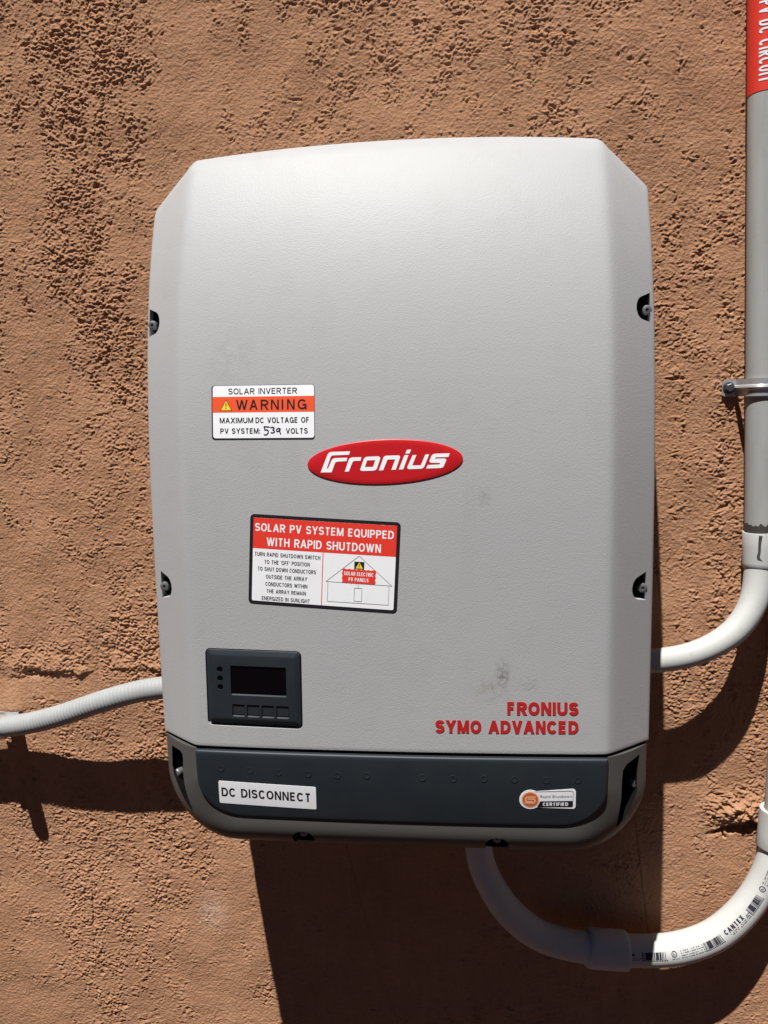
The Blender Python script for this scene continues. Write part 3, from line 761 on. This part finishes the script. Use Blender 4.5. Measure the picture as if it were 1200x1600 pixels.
# ---- rapid shutdown sticker
FS = Frame(*rect_px(((391.5, 802.5), (626.5, 816.5), (620, 958.5), (388, 943))))
def make_shutdown():
    w_, h_ = FS.w, FS.h
    C4 = [(52, 58), (1139, 122), (1108, 780), (33, 706)]
    # inverse bilinear of the crop to local fractions
    A = np.array(C4, float)
    def loc(px, py):
        s, t = .5, .5
        for _ in range(12):
            p = (1-t)*((1-s)*A[0]+s*A[1])+t*((1-s)*A[3]+s*A[2]); du = (1-t)*(A[1]-A[0])+t*(A[2]-A[3]); dv = (1-s)*(A[3]-A[0])+s*(A[2]-A[1])
            ds = np.linalg.solve(np.array([du, dv]).T, np.array([px, py])-p); s += ds[0]; t += ds[1]
        return ((s-.5)*w_, (.5-t)*h_)
    base = slab(rrect(w_, h_, .0042), FS.q, .0004, .0006).build('shutdown_sticker', M['black'], inv, True)
    tag(base, 'black bordered red and white rapid shutdown sticker')
    i_ = .0034
    slab(rrect(w_-2*i_, h_-2*i_, .0016), FS.q, .0006, .0003).build('white_face', M['white'], base, True)
    yb = loc(590, 335)[1]
    b = MB(); gridrect(b, -w_/2+i_, w_/2-i_, yb, h_/2-i_, FS.q, .00075, 10, 3)
    xv = loc(576, 520)[0]; gridrect(b, xv-.0004, xv+.0004, -h_/2+i_, yb, FS.q, .00075, 1, 4)
    fl(b, 'red_band', 'red', base)
    t = MB()
    def tx(mb, s, a, c, cap, bold, h=.0009):       # a, c: left and right baseline pixels; cap in pixels
        p, q = loc(*a), loc(*c); k = cap/650*h_
        text_into(mb, s, FS.q, p[0], q[0], (p[1]+q[1])/2, k, h, bold)
    tx(t, 'SOLAR PV SYSTEM EQUIPPED', (86, 180), (1088, 240), 57, .17)
    tx(t, 'WITH RAPID SHUTDOWN', (170, 287), (996, 338), 60, .17)
    fl(t, 'heading', 'white', base)
    k = MB()
    for s, a, c in (('TURN RAPID SHUTDOWN SWITCH', (82, 358), (562, 387)), ("TO THE 'OFF' POSITION", (153, 417), (486, 435)), ('TO SHUT DOWN CONDUCTORS', (104, 464), (530, 492)),
                    ('OUTSIDE THE ARRAY', (165, 523), (466, 542)), ('CONDUCTORS WITHIN', (160, 576), (467, 595)), ('THE ARRAY REMAIN', (168, 628), (456, 646)), ('ENERGIZED IN SUNLIGHT', (132, 680), (484, 702))):
        tx(k, s, a, c, 28, .145)
    fl(k, 'instructions', 'black', base)
    g_ = MB(); L = lambda *q: [loc(*p) for p in q]
    def pl(*q):
        P = L(*q)
        for a, c in zip(P, P[1:]): line_into(g_, a, c, .00035, FS.q, .0009)
    pl((602, 543), (843, 360), (1074, 577), (602, 543)); pl((617, 546), (612, 688), (1048, 716), (1054, 575)); pl((834, 560), (834, 594))
    pl((808, 592), (861, 595), (857, 690), (803, 686), (808, 592)); fl(g_, 'house_drawing', 'grey_ink', base)
    r = MB(); P = []
    x0, y0 = loc(717, 550); x1, y1 = loc(960, 478)
    mx, my = (x0+x1)/2, (loc(838, 458)[1]+loc(838, 560)[1])/2; rw, rh = abs(x1-x0)/2, abs(loc(838, 458)[1]-loc(838, 560)[1])/2
    for k_ in range(28):                           # scalloped edge
        for e in (-1,):
            pass
    per = []
    nxs = 14
    for q in range(nxs): per.append((-rw+2*rw*q/nxs, -rh+(.0005 if q % 2 else -.0003)))
    for q in range(6): per.append((rw+(.0003 if q % 2 else -.0005), -rh+2*rh*q/6))
    for q in range(nxs): per.append((rw-2*rw*q/nxs, rh+(.0003 if q % 2 else -.0005)))
    for q in range(6): per.append((-rw+(.0005 if q % 2 else -.0003), rh-2*rh*q/6))
    poly_into(r, [[(mx+a, my+c) for a, c in per]], FS.q, .0010); fl(r, 'red_panel', 'red', base)
    q = MB(); tx(q, 'SOLAR ELECTRIC', (732, 498), (944, 510), 27, .17, .0012); tx(q, 'PV PANELS', (765, 541), (908, 549), 26, .17, .0012); fl(q, 'panel_lettering', 'white', base)
    bx = MB(); P = L((808, 400), (806, 452), (876, 457), (879, 404)); poly_into(bx, [P], FS.q, .0010); fl(bx, 'black_square', 'black', base)
    y = MB(); poly_into(y, [L((843, 405), (816, 449), (869, 452))], FS.q, .0012); fl(y, 'warning_triangle', 'yellow', base)
    e = MB(); poly_into(e, [L((840, 418), (839, 436), (844, 436), (846, 418))], FS.q, .0013); poly_into(e, [L((839, 440), (839, 445), (844, 445), (844, 440))], FS.q, .0013); fl(e, 'exclamation_mark', 'black', base)
make_shutdown()

# ---- oval badge
def pxplace(px, py, h): x, z = on_cover(px, py); return S(x, z, h)
def make_badge():
    el = lambda k, a, b_: (602+k*0+a*math.cos(t)*math.cos(f)+b_*math.sin(t)*math.sin(f), 721.7-(b_*math.sin(t)*math.cos(f)-a*math.cos(t)*math.sin(f)*-1*-1) ) 
    f = math.radians(2.4); N = 96
    def ring(a, b_, h):
        R_ = []
        for k in range(N):
            t = 2*math.pi*k/N; u, v = a*math.cos(t), b_*math.sin(t)
            X_, Y_ = 602+u*math.cos(f)-v*math.sin(f), 721.7-(u*math.sin(f)+v*math.cos(f))
            R_.append(pxplace(X_, Y_, h))
        return R_
    rings = [ring(121.6, 35.2, -.0005), ring(121.6, 35.2, .0003), ring(121.3, 34.8, .0007), ring(120.2, 33.8, .0009)]+[ring(120*s, 33.7*s, .0009) for s in (.8, .6, .4, .2, .02)]
    b = MB(); b.add(*loft(rings, True, False, True)); badge = b.build('badge', M['badge'], inv, True, 50)
    tag(badge, 'red oval badge with white italic lettering')
    c6 = lambda L: [(450+a/8, 690+c/8) for a, c in L]
    c7 = lambda L: [(590+a/8.571, 690+c/8.571) for a, c in L]
    glyphs = [
     [c6([(410,385),(497,160),(515,138),(540,128),(778,120),(765,163),(560,172),(545,180),(535,195),(487,335),(503,335),(550,228),(565,212),(590,205),(745,200),(733,243),(615,250),(597,258),(588,272),(548,383)])],
     [c6([(712,375),(762,225),(778,205),(805,196),(920,193),(908,238),(832,240),(815,248),(806,262),(762,373)])],
     [c6([(905,345),(950,215),(965,197),(990,188),(1130,183),(1150,192),(1156,210),(1112,338),(1098,353),(1075,362),(930,366),(910,360)]), c6([(963,318),(990,235),(1092,230),(1065,315)])],
     [c7([(18,385),(80,210),(95,195),(120,187),(280,183),(300,192),(303,210),(245,375),(185,377),(238,237),(135,240),(75,383)])],
     [c7([(285,373),(360,180),(415,178),(345,370)])], [c7([(372,160),(395,108),(450,105),(428,158)])],
     [c7([(470,180),(522,177),(465,318),(580,315),(640,172),(692,168),(625,335),(608,352),(585,362),(425,368),(402,360),(398,340)])],
     [c7([(967,155),(948,205),(778,210),(768,228),(895,225),(915,232),(920,250),(885,330),(870,345),(845,352),(650,360),(672,312),(828,305),(838,285),(715,283),(698,272),(695,255),(725,185),(745,168),(775,160)])]]
    t = MB()
    for gl in glyphs:
        loops = [[(a, -c) for a, c in l] for l in gl]
        poly_into(t, loops, lambda u, v, h: pxplace(u, -v, h), .0011)
    fl(t, 'badge_lettering', 'white', badge)
make_badge()

# ---- raised red lettering at the lower right of the cover
def make_lettering():
    t = MB(); pl = lambda u, v, h: pxplace(u, -v, h)
    def ln(s, x0, x1, y0, y1, cap):
        for k, (V, F) in enumerate(text_strokes(s, x1-x0, cap, .25, .075)):
            flat_into(t, [(x0+a, -(y0+(y1-y0)*a/(x1-x0))+c) for a, c in V], F, pl, .0004+2e-5*(k % 3), .0006)
    ln('FRONIUS', 792.5, 904, 1117.0, 1117.8, 20.4); ln('SYMO', 680, 752, 1145.2, 1145.8, 20.2); ln('ADVANCED', 763, 904, 1146, 1146.8, 20.3)
    o = t.build('red_lettering', M['letter_red'], inv, False, fix=False); tag(o, 'raised red bold lettering in two lines')
make_lettering()

# ---- stickers on the dark panel
def panel_frame(corners):
    P = [np.array(on_panel(*c)) for c in corners]
    c = sum(P)/4; u = (P[1]-P[0]+P[2]-P[3])/2; v = (P[0]-P[3]+P[1]-P[2])/2
    a = (math.atan2(u[1], u[0])+math.atan2(-v[0], v[1]))/2
    fr = Frame(c, a, np.linalg.norm(u), np.linalg.norm(v)); fr.p = lambda u_, v_, h=0: SP(*fr.xz(u_, v_), h*.5); return fr
FD = panel_frame(((341.5, 1220.5), (494, 1229), (494, 1263), (343.5, 1255.5)))
def make_disc():
    w_, h_ = FD.w, FD.h
    base = slab(rrect(w_, h_, .0014), FD.p, .0006, .0008).build('disconnect_sticker', M['white'], inv, True)
    tag(base, 'white sticker with black DC DISCONNECT lettering')
    t = MB(); X = lambda f: (f-.5)*w_
    text_into(t, 'DC DISCONNECT', FD.p, X(.027), X(.947), -.170*h_, .385*h_, .0009, .175)
    fl(t, 'lettering', 'black', base)
make_disc()
FC = panel_frame(((811, 1232.3), (899.5, 1230), (899.5, 1266.5), (811, 1265.6)))
def make_cert():
    w_, h_ = FC.w, FC.h; sx_ = w_/965.; X = lambda px: (px-118)*sx_-w_/2; cy = 310.; Y = lambda py: -(py-cy)*sx_
    circ = lambda r, a0=0, a1=360, n=40: [(X(310)+r*sx_*math.cos(math.radians(a0+(a1-a0)*k/n)), Y(312)+r*sx_*math.sin(math.radians(a0+(a1-a0)*k/n))) for k in range(n)]
    # outline: circle at left joined to a rounded plate
    out = []
    for k in range(31): a = math.radians(58+244*k/30); out.append((X(310)+188*sx_*math.cos(a), Y(312)+184*sx_*math.sin(a)))
    out += [(X(1040), Y(497)), (X(1068), Y(482)), (X(1082), Y(455)), (X(1085), Y(160)), (X(1070), Y(128)), (X(1040), Y(112))]
    base = slab(out, FC.p, .0006, .0008).build('certified_sticker', M['white'], inv, True)
    tag(base, 'small white sticker with orange S disc')
    d = MB(); poly_into(d, [[(X(a), Y(c)) for a, c in [(420, 462), (480, 345), (1036, 340), (1036, 440), (1024, 455), (1010, 460)]]], FC.p, .0009); fl(d, 'dark_band', 'black', base)
    e = MB(); 
    for a, c in (((395, 160), (1015, 152)), ((1015, 152), (1040, 175)), ((1040, 175), (1038, 335))): line_into(e, (X(a[0]), Y(a[1])), (X(c[0]), Y(c[1])), 8*sx_, FC.p, .0009)
    V_, F_ = text2d('Rapid Shutdown'); kx_ = (X(1012)-X(478))/max(v[0] for v in V_); flat_into(e, [(X(478)+a*kx_, Y(275)+c*46*sx_) for a, c in V_], F_, FC.p, .0009); fl(e, 'grey_lettering', 'grey_ink', base)
    for r, m_, h in ((150, 'pale_orange', .0009), (132, 'sun_orange', .0011)):
        q = MB(); poly_into(q, [circ(r)], FC.p, h); fl(q, 'disc', m_, base)
    s = MB(); pts = [(395, 262), (250, 262), (232, 280), (232, 335), (250, 350), (275, 350)]
    stroke_into(s, [(X(a), Y(c)) for a, c in [(395, 262), (255, 262), (232, 282), (232, 335), (252, 350), (345, 350), (345, 330)]][:6], 26*sx_, FC.p, .0013)
    stroke_into(s, [(X(a), Y(c)) for a, c in [(222, 374), (370, 374), (388, 355), (388, 315), (370, 300), (272, 300)]], 26*sx_, FC.p, .0013)
    fl(s, 'emblem', 'pale_orange', base)
    t = MB(); text_into(t, 'CERTIFIED', FC.p, X(522), X(955), Y(434), 66*sx_, .0011, .24); fl(t, 'white_lettering', 'white', base)
make_cert()

# ------------------------------------------------------------------ pipes
class Pipe:
    def __init__(s, pts, step=.004):               # pts: (x, d, z, r)
        P = np.array(pts, float); D = [0]
        out = []
        for i in range(len(P)-1):
            p0, p1, p2, p3 = P[max(i-1, 0)], P[i], P[i+1], P[min(i+2, len(P)-1)]
            n = max(2, int(np.linalg.norm(p2[:3]-p1[:3])/step))
            for k in range(n):
                t = k/n; out.append(.5*((2*p1)+(-p0+p2)*t+(2*p0-5*p1+4*p2-p3)*t*t+(-p0+3*p1-3*p2+p3)*t**3))
        out.append(P[-1]); s.P = np.array(out)
        # soften
        for _ in range(6):
            q = s.P.copy(); q[1:-1] = (s.P[:-2]+2*s.P[1:-1]+s.P[2:])/4; s.P = q
        s.c = np.stack([s.P[:, 0], -s.P[:, 1], s.P[:, 2]], 1); s.r = s.P[:, 3]
        seg = np.linalg.norm(np.diff(s.c, axis=0), axis=1); s.s = np.concatenate([[0], np.cumsum(seg)]); s.L = s.s[-1]
        T = np.gradient(s.c, s.s, axis=0); T /= np.linalg.norm(T, axis=1)[:, None]; s.T = T
        out_ = np.array([0, -1., 0]); N = out_-T*(T@out_)[:, None]; N /= np.linalg.norm(N, axis=1)[:, None]; s.N = N; s.B = np.cross(N, T)
    def fr(s, q):
        f = lambda A: np.array([np.interp(q, s.s, A[:, k]) for k in range(3)])
        return f(s.c), f(s.N), f(s.B), float(np.interp(q, s.s, s.r))
    def pt(s, q, th, off=0, r=None):
        c, N, B, rr = s.fr(q); rr = (r or rr)+off
        return tuple(c+rr*(math.cos(th)*N+math.sin(th)*B))
    def ring(s, q, r=None, off=0, n=40): return [s.pt(q, 2*math.pi*k/n, off, r) for k in range(n)]
    def s_at(s, px, py):
        best = min(range(len(s.P)), key=lambda i: (project(*s.P[i, :3])[0]-px)**2+(project(*s.P[i, :3])[1]-py)**2); return s.s[best]
    def tube(s, a, b_, n=None, off=0, caps=True, wall=True):
        n = n or max(4, int((b_-a)/.004)); R_ = [s.ring(a+(b_-a)*k/n, off=off) for k in range(n+1)]
        m_ = MB(); m_.add(*loft(R_, True, caps, caps)); return m_
    def sleeve(s, prof_, n=40):                    # (s, radius offset) pairs
        R_ = [s.ring(q, off=o, n=n) for q, o in prof_]; m_ = MB(); m_.add(*loft(R_, True, False, False)); return m_

def P3(px, py, d, r): return (*at(px, py, d), r)

# ---- upper conduit at the right: straight pipe, socket, elbow into the inverter side
up_pts = []
xa = at(1188, 800, .022)[0]; za = at(1188, 800, .022)[2]; xt = at(1195, 40, .022)[0]; zt_ = at(1195, 40, .022)[2]
for k in range(7):
    t = 2.3-2.3*k/6; up_pts.append((xa+(xt-xa)*t, .022, za+(zt_-za)*t, .0168))
up_pts += [P3(1187.5, 858, .023, .0166), P3(1186, 890, .026, .0162), P3(1180, 932, .034, .0155), P3(1165, 965, .042, .0149), P3(1141, 992, .049, .0145), P3(1106, 1013, .054, .0140), P3(1072, 1025, .0565, .0138), P3(1037, 1031, .0575, .0137), P3(1000, 1034, .058, .0137), P3(960, 1036, .058, .0137)]
UP = Pipe(up_pts)
cond = empty('grey_conduit', 'grey PVC conduit with red label, running down the right edge and bending into the inverter', 'conduit')
s_sock = UP.s_at(1187, 829); s_end = UP.s_at(1187, 888)
UP.tube(0, s_sock+.012).build('straight_pipe', M['pvc_weathered'], cond)
UP.tube(s_end-.004, UP.L).build('elbow', M['pvc'], cond)
UP.sleeve([(s_sock+.003, -.001), (s_sock, -.0002), (s_sock, .0018), (s_sock+.0012, .0023), (s_sock+.02, .0023), (s_end-.006, .0022), (s_end-.002, .0016), (s_end, .0004), (s_end, -.001)]).build('socket', M['pvc'], cond, True, 40)
# pipe cement squeezed out above the socket and a run down its face
def patch(pipe, outline, off, name, m_, parent, thick=.0006):
    mb = MB(); poly_into(mb, [outline], lambda u, v, h: pipe.pt(u, v, h), off, thick); o = mb.build(name, m_, parent, False); return o
sq = UP.s_at(1187, 818)
ed = []
mb = MB(); nn = 40; hs = [.004+.0045*abs(math.sin(k*1.7))*abs(math.sin(k*.43+.6)) for k in range(nn)]
R1 = [UP.pt(s_sock-hs[k]-.004, 2*math.pi*k/nn, .0003) for k in range(nn)]; R2 = [UP.pt(s_sock+.001, 2*math.pi*k/nn, .0003) for k in range(nn)]
mb.add(*loft([R1, R2])); mb.build('cement_ring', M['cement'], cond)
mb = MB(); run = [(s_sock+.002, .04), (s_sock+.012, .09), (s_sock+.022, .10), (s_sock+.028, .16), (s_sock+.032, .10), (s_sock+.033, -.06)]
run = [(a, b_+.28) for a, b_ in run]               # towards the left of the pipe
pts_ = [(q, -t+.28*0) for q, t in run]
wd = [.0016, .0013, .0012, .0014, .0016, .0008]
Vl = [UP.pt(q, -t+.55-.0, .0030) for q, t in run]
for (qa, ta), (qb, tb), wa, wb in zip(run, run[1:], wd, wd[1:]):
    k = .0168
    mb.add([UP.pt(qa, -(ta-.62)*1-.62+wa/k, .0028), UP.pt(qa, -(ta-.62)-.62-wa/k, .0028), UP.pt(qb, -(tb-.62)-.62-wb/k, .0028), UP.pt(qb, -(tb-.62)-.62+wb/k, .0028)], [(0, 1, 2, 3)])
mb.build('cement_run', M['cement'], cond, False)
# red label wrapped round the pipe
s_lab = UP.s_at(1193, 146); s_l0 = s_lab-.20
lab = UP.tube(s_l0, s_lab, 30, .0004, False).build('red_label', M['red'], cond)
tag(lab, 'red wrap label with white lettering')
t = MB()
def tube_text(mb, pipe, s, q0, q1, th0, cap, off, t=.15):
    _, _, _, r = pipe.fr((q0+q1)/2)
    for k, (V, F) in enumerate(text_strokes(s, q1-q0, cap, t)):
        V2 = []; F2 = []                           # split so the strokes bend with the pipe
        for f in F:
            a, b_, c, d = [V[i] for i in f]; n = max(1, int(max(abs(a[1]-d[1]), abs(a[0]-d[0]))/.002))
            for i in range(n+1):
                w_ = i/n; V2 += [(a[0]+(d[0]-a[0])*w_, a[1]+(d[1]-a[1])*w_), (b_[0]+(c[0]-b_[0])*w_, b_[1]+(c[1]-b_[1])*w_)]
                if i: m_ = len(V2); F2.append((m_-4, m_-3, m_-1, m_-2))
        flat_into(mb, [(q0+x, th0+y/r) for x, y in V2], F2, lambda u, v, h: pipe.pt(u, v, h), off+2e-5*(k % 3))
qs = lambda y: UP.s_at(1193, y)
r0 = UP.fr(qs(60))[3]
qT = qs(134)
tube_text(t, UP, 'SOLAR PV DC CIRCUIT', qT-(qT-qs(8))*1.50, qT, -.66, .0135, .0007, .14)
fl(t, 'label_lettering', 'white', lab)

# ---- strap on the upper conduit
strap = empty('pipe_strap', 'shiny one-hole steel pipe strap clamping the grey conduit below its red label', 'strap')
def make_strap():
    ax, _, az = at(1189, 605, .022); r = .0168+.0008; th = .0014
    xl = at(1129, 604, .006)[0]-ax
    path = [(xl, .0035), (xl+.004, .0035), (-r-.006, .0035), (-r-.003, .0045)]
    for a in range(172, -20, -12): path.append((r*math.cos(math.radians(a)), .022+r*math.sin(math.radians(a))))
    path = [(x+ax, d) for x, d in path]
    n = len(path); nor = []
    for i in range(n):
        a = np.array(path[max(i-1, 0)]); c = np.array(path[min(i+1, n-1)]); tt = (c-a)/np.linalg.norm(c-a); nor.append((-tt[1], tt[0]))
    hz = .0098; zs_ = [-hz, -hz*.9, -.0034, -.0022, 0, .0022, .0034, hz*.9, hz]; bead = [0, 0, 0, .0018, .0026, .0018, 0, 0, 0]
    rings = []
    for i, ((x, d), (nx, nd)) in enumerate(zip(path, nor)):
        bk_ = 1 if i > 2 else 0
        shr = .80 if i == 0 else 1
        F_ = [W(x+nx*(th+bead[k]*bk_), d+nd*(th+bead[k]*bk_), az+zs_[k]*shr) for k in range(9)]
        B_ = [W(x, d, az+zs_[k]*shr) for k in range(8, -1, -1)]
        rings.append(F_+B_)
    b = MB(); b.add(*loft(rings, True, True, True)); b.build('band', M['zinc'], strap, True, 30)
    hx, _, hz_ = at(1141, 606, .010)
    rings = []
    for rr_, h in ((.0068, .0048), (.0068, .0056), (.0052, .0060)): rings.append([W(hx+rr_*math.cos(2*math.pi*k/24), h, hz_+rr_*math.sin(2*math.pi*k/24)) for k in range(24)])
    b = MB(); b.add(*loft(rings, True, True, False))
    hexr = [[W(hx+rr_*math.cos(math.pi/3*k+.3), h, hz_+rr_*math.sin(math.pi/3*k+.3)) for k in range(6)] for rr_, h in ((.0052, .0058), (.0052, .0098), (.0042, .0106))]
    b.add(*loft(hexr, True, False, True)); b.build('hex_screw', M['hex'], strap, True, 25)
make_strap()

# ---- lower conduit: drops from the inverter, coupling, then sweeps up at the right
lo = [P3(742, 1250, .085, .0158), P3(746, 1290, .085, .0158), P3(747.5, 1316, .084, .0158), P3(751, 1345, .082, .0161), P3(766, 1381, .078, .0167), P3(793, 1422, .072, .0175), P3(833, 1456, .063, .0179), P3(872, 1472, .058, .0180), P3(915, 1480, .053, .0182), P3(948, 1483, .050, .0183), P3(980, 1485, .048, .0184), P3(1035, 1485, .044, .0187), P3(1075, 1478, .0425, .0187), P3(1112, 1464, .041, .0186), P3(1143, 1442, .039, .0184), P3(1170, 1413, .036, .0180), P3(1190, 1382, .033, .0176), P3(1204, 1350, .031, .0173), P3(1212, 1318, .027, .0170), P3(1216, 1290, .025, .0168), P3(1218, 1262, .024, .0166)]
xx, zz = lo[-1][0], lo[-1][2]
lo += [(xx+.0008*min(k, 8), .024, zz+.06*k, .0166) for k in range(1, 28)]
LO = Pipe(lo)
cond2 = empty('grey_conduit', 'grey PVC conduit looping out from under the inverter, with black printing and a coupling', 'conduit')
c0, c1 = LO.s_at(915, 1480), LO.s_at(979, 1485); u0, u1 = LO.s_at(1213, 1327), LO.s_at(1218, 1264)
M['pvc_pale'] = mat('pale_grey_pvc', (.51, .512, .495), .58, spec=.2, noise=[(14, (.47, .472, .455), .4, .7), (90, (.44, .437, .42), .58, .8), ((200, 200, 30), (.44, .43, .40), .62, .8)], bump=[(300, .05, .0006)])
LO.tube(0, c0+.01).build('bent_pipe', M['pvc_pale'], cond2)
LO.tube(c1-.01, u0+.01).build('printed_elbow', M['pvc_pale'], cond2)
LO.tube(u1-.01, LO.L).build('riser_pipe', M['pvc_weathered'], cond2)
LO.sleeve([(c0+.004, -.002), (c0-.0005, -.0002), (c0, .0022), (c0+.0022, .0042), (c0+.006, .0048), (c0+.02, .0047), (c1-.008, .0047), (c1-.0025, .0046), (c1-.0005, .0036), (c1, .001), (c1-.001, -.001)]).build('coupling', M['pvc_pale'], cond2, True, 40)
LO.sleeve([(u0+.004, -.002), (u0, .0005), (u0, .0034), (u0+.002, .0046), (u0+.02, .0050), (u1-.003, .0054), (u1-.0006, .0052), (u1, .0044), (u1, .0006), (u1-.004, -.001)]).build('coupling', M['pvc'], cond2, True, 40)
# printing
def make_print():
    t = MB(); th = .26
    def bar(q0, q1, v0, v1): 
        r = .0181; nq = max(1, int((q1-q0)/.003))
        nv = max(1, int((v1-v0)/.002))
        for k, (v0, v1) in [(k, (v0+(v1-v0)*j/nv, v0+(v1-v0)*(j+1)/nv)) for k in range(nq) for j in range(nv)]:
            a, b_ = q0+(q1-q0)*k/nq, q0+(q1-q0)*(k+1)/nq
            t.add([LO.pt(a, th+v0/r, .00025), LO.pt(b_, th+v0/r, .00025), LO.pt(b_, th+v1/r, .00025), LO.pt(a, th+v1/r, .00025)], [(0, 1, 2, 3)])
    rnd = random.Random(3)
    def barcode(q, L, fl_=False):
        pat = [.05, .04, .03, .05, .30, .04, .03, .04, .05, .03, .16, .025, .10, .03, .04, .03, .03, .06, .03, .08]
        x = q; on = True; k = L/sum(pat)
        for i, p in enumerate(pat):
            if i % 2 == 0: bar(x, x+p*k, -.0028, .0052)
            x += p*k
        x = q
        while x < q+L-.001:
            w_ = rnd.uniform(.0007, .0016); bar(x, x+w_, -.0046, -.0033); x += w_+.0007
    def scrib(q, L, rows):
        for v in rows:
            x = q
            while x < q+L:
                w_ = rnd.uniform(.0006, .0014)
                if rnd.random() < .85: bar(x, x+w_, v-.0005, v+.0006)
                x += w_+rnd.choice((.0005, .0005, .0014))
    q = LO.s_at
    a = c1+.001
    scrib(a, .010, (-.0032, -.0016)); bar(a, a+.003, .001, .0035)
    barcode(q(998, 1486), q(1036, 1485)-q(998, 1486))
    def ringmark(qc, v, r_):
        for k in range(14):
            a0, a1 = 2*math.pi*k/14, 2*math.pi*(k+1)/14; rr = .0181
            f = lambda a_, r__: LO.pt(qc+r__*math.cos(a_), th+(v+r__*math.sin(a_))/rr, .00025)
            t.add([f(a0, r_*.72), f(a1, r_*.72), f(a1, r_), f(a0, r_)], [(0, 1, 2, 3)])
        bar(qc-r_*.35, qc-r_*.1, v-r_*.4, v+r_*.4); bar(qc+r_*.1, qc+r_*.35, v-r_*.4, v+r_*.1)
    qm = q(1046, 1484); ringmark(qm, .002, .0036); scrib(qm-.003, .008, (-.0034,))
    scrib(q(1056, 1482), q(1094, 1471)-q(1056, 1482), (.0042, .0018, -.0008, -.0034))
    barcode(q(1098, 1470), q(1128, 1454)-q(1098, 1470))
    qa, qb = q(1130, 1453), q(1158, 1427)
    tube_text(t, LO, 'CANTEX', qa, qb, th+.0004/.018, .0056, .00028, .26)
    scrib(qa+.004, qb-qa+.006, (-.0014, -.0034)); scrib(qb+.003, .006, (.0008, -.001))
    barcode(q(1168, 1416), q(1186, 1389)-q(1168, 1416))
    qm = q(1190, 1380); ringmark(qm, .002, .0038); scrib(qm+.006, .03, (.0042, .0018, -.0008, -.0034))
    o = t.build('printing', M['ink'], cond2, False); tag(o, 'black printed pipe marking with barcodes')
make_print()

# ---- flexible conduit at the left
fx = [P3(330, 1068, .064, .0134), P3(290, 1070, .063, .0134), P3(250, 1075, .0615, .0134), P3(225, 1078.5, .0605, .0134), P3(195, 1085.5, .0595, .0134), P3(150, 1099, .055, .0134), P3(100, 1116, .048, .0134), P3(60, 1127, .041, .0134), P3(30, 1132.5, .037, .0134), P3(0, 1136, .035, .0134), P3(-35, 1138, .034, .0134), P3(-75, 1138, .034, .0134)]
FX = Pipe(fx)
flex = empty('flexible_conduit', 'ribbed light grey flexible conduit snaking from the left edge to the inverter side', 'conduit')
def make_flex():
    s1 = FX.s_at(3, 1136); R_ = []; pitch = .0050; n = int(s1/(pitch/8))
    for k in range(n+1):
        q = s1*k/n; R_.append(FX.ring(q, off=.00034*math.cos(2*math.pi*q/pitch)*abs(math.cos(math.pi*q/pitch)), n=36))
    b = MB(); b.add(*loft(R_, True, True, True)); b.build('ribbed_jacket', M['flex'], flex, True, 60)
    FX.sleeve([(s1-.006, -.002), (s1-.002, .0012), (s1, .0022), (s1+.014, .0026), (s1+.015, .0045), (s1+.024, .0045), (s1+.025, .001), (FX.L, .001)], 36).build('metal_fitting', M['zinc'], flex, True, 30)
make_flex()
# steel strut that carries the flexible conduit's fitting at the picture edge
def make_bracket():
    xc, _, zc = at(18, 1117, .004); br = empty('steel_bracket', 'flat galvanised bracket sticking out of the wall above the flexible conduit at the left edge', 'bracket')
    w_ = .0103; tip = .0715; P = [(xc-w_, -.006), (xc+w_, -.006), (xc+w_, tip-.004), (xc+w_-.003, tip-.0005), (xc, tip+.001), (xc-w_+.004, tip-.0015), (xc-w_, tip-.006)]
    b = MB(); n = len(P)
    b.add([W(x, d, zc) for x, d in P]+[W(x, d, zc-.0028) for x, d in P], [tuple(range(n)), tuple(range(2*n-1, n-1, -1))]+[(i, n+i, n+(i+1) % n, (i+1) % n) for i in range(n)])
    b.build('plate', M['zinc'], br, False)
    b = MB(); P2 = [(xc-.03, zc-.002), (xc+w_, zc-.002), (xc+w_, zc+.004), (xc-.03, zc+.004)]
    b.add([W(x, .0015, z) for x, z in P2]+[W(x, .0045, z) for x, z in P2], [(0, 1, 2, 3), (7, 6, 5, 4)]+[(i, 4+i, 4+(i+1) % 4, (i+1) % 4) for i in range(4)])
    b.build('wall_flange', M['zinc'], br, False)
make_bracket()
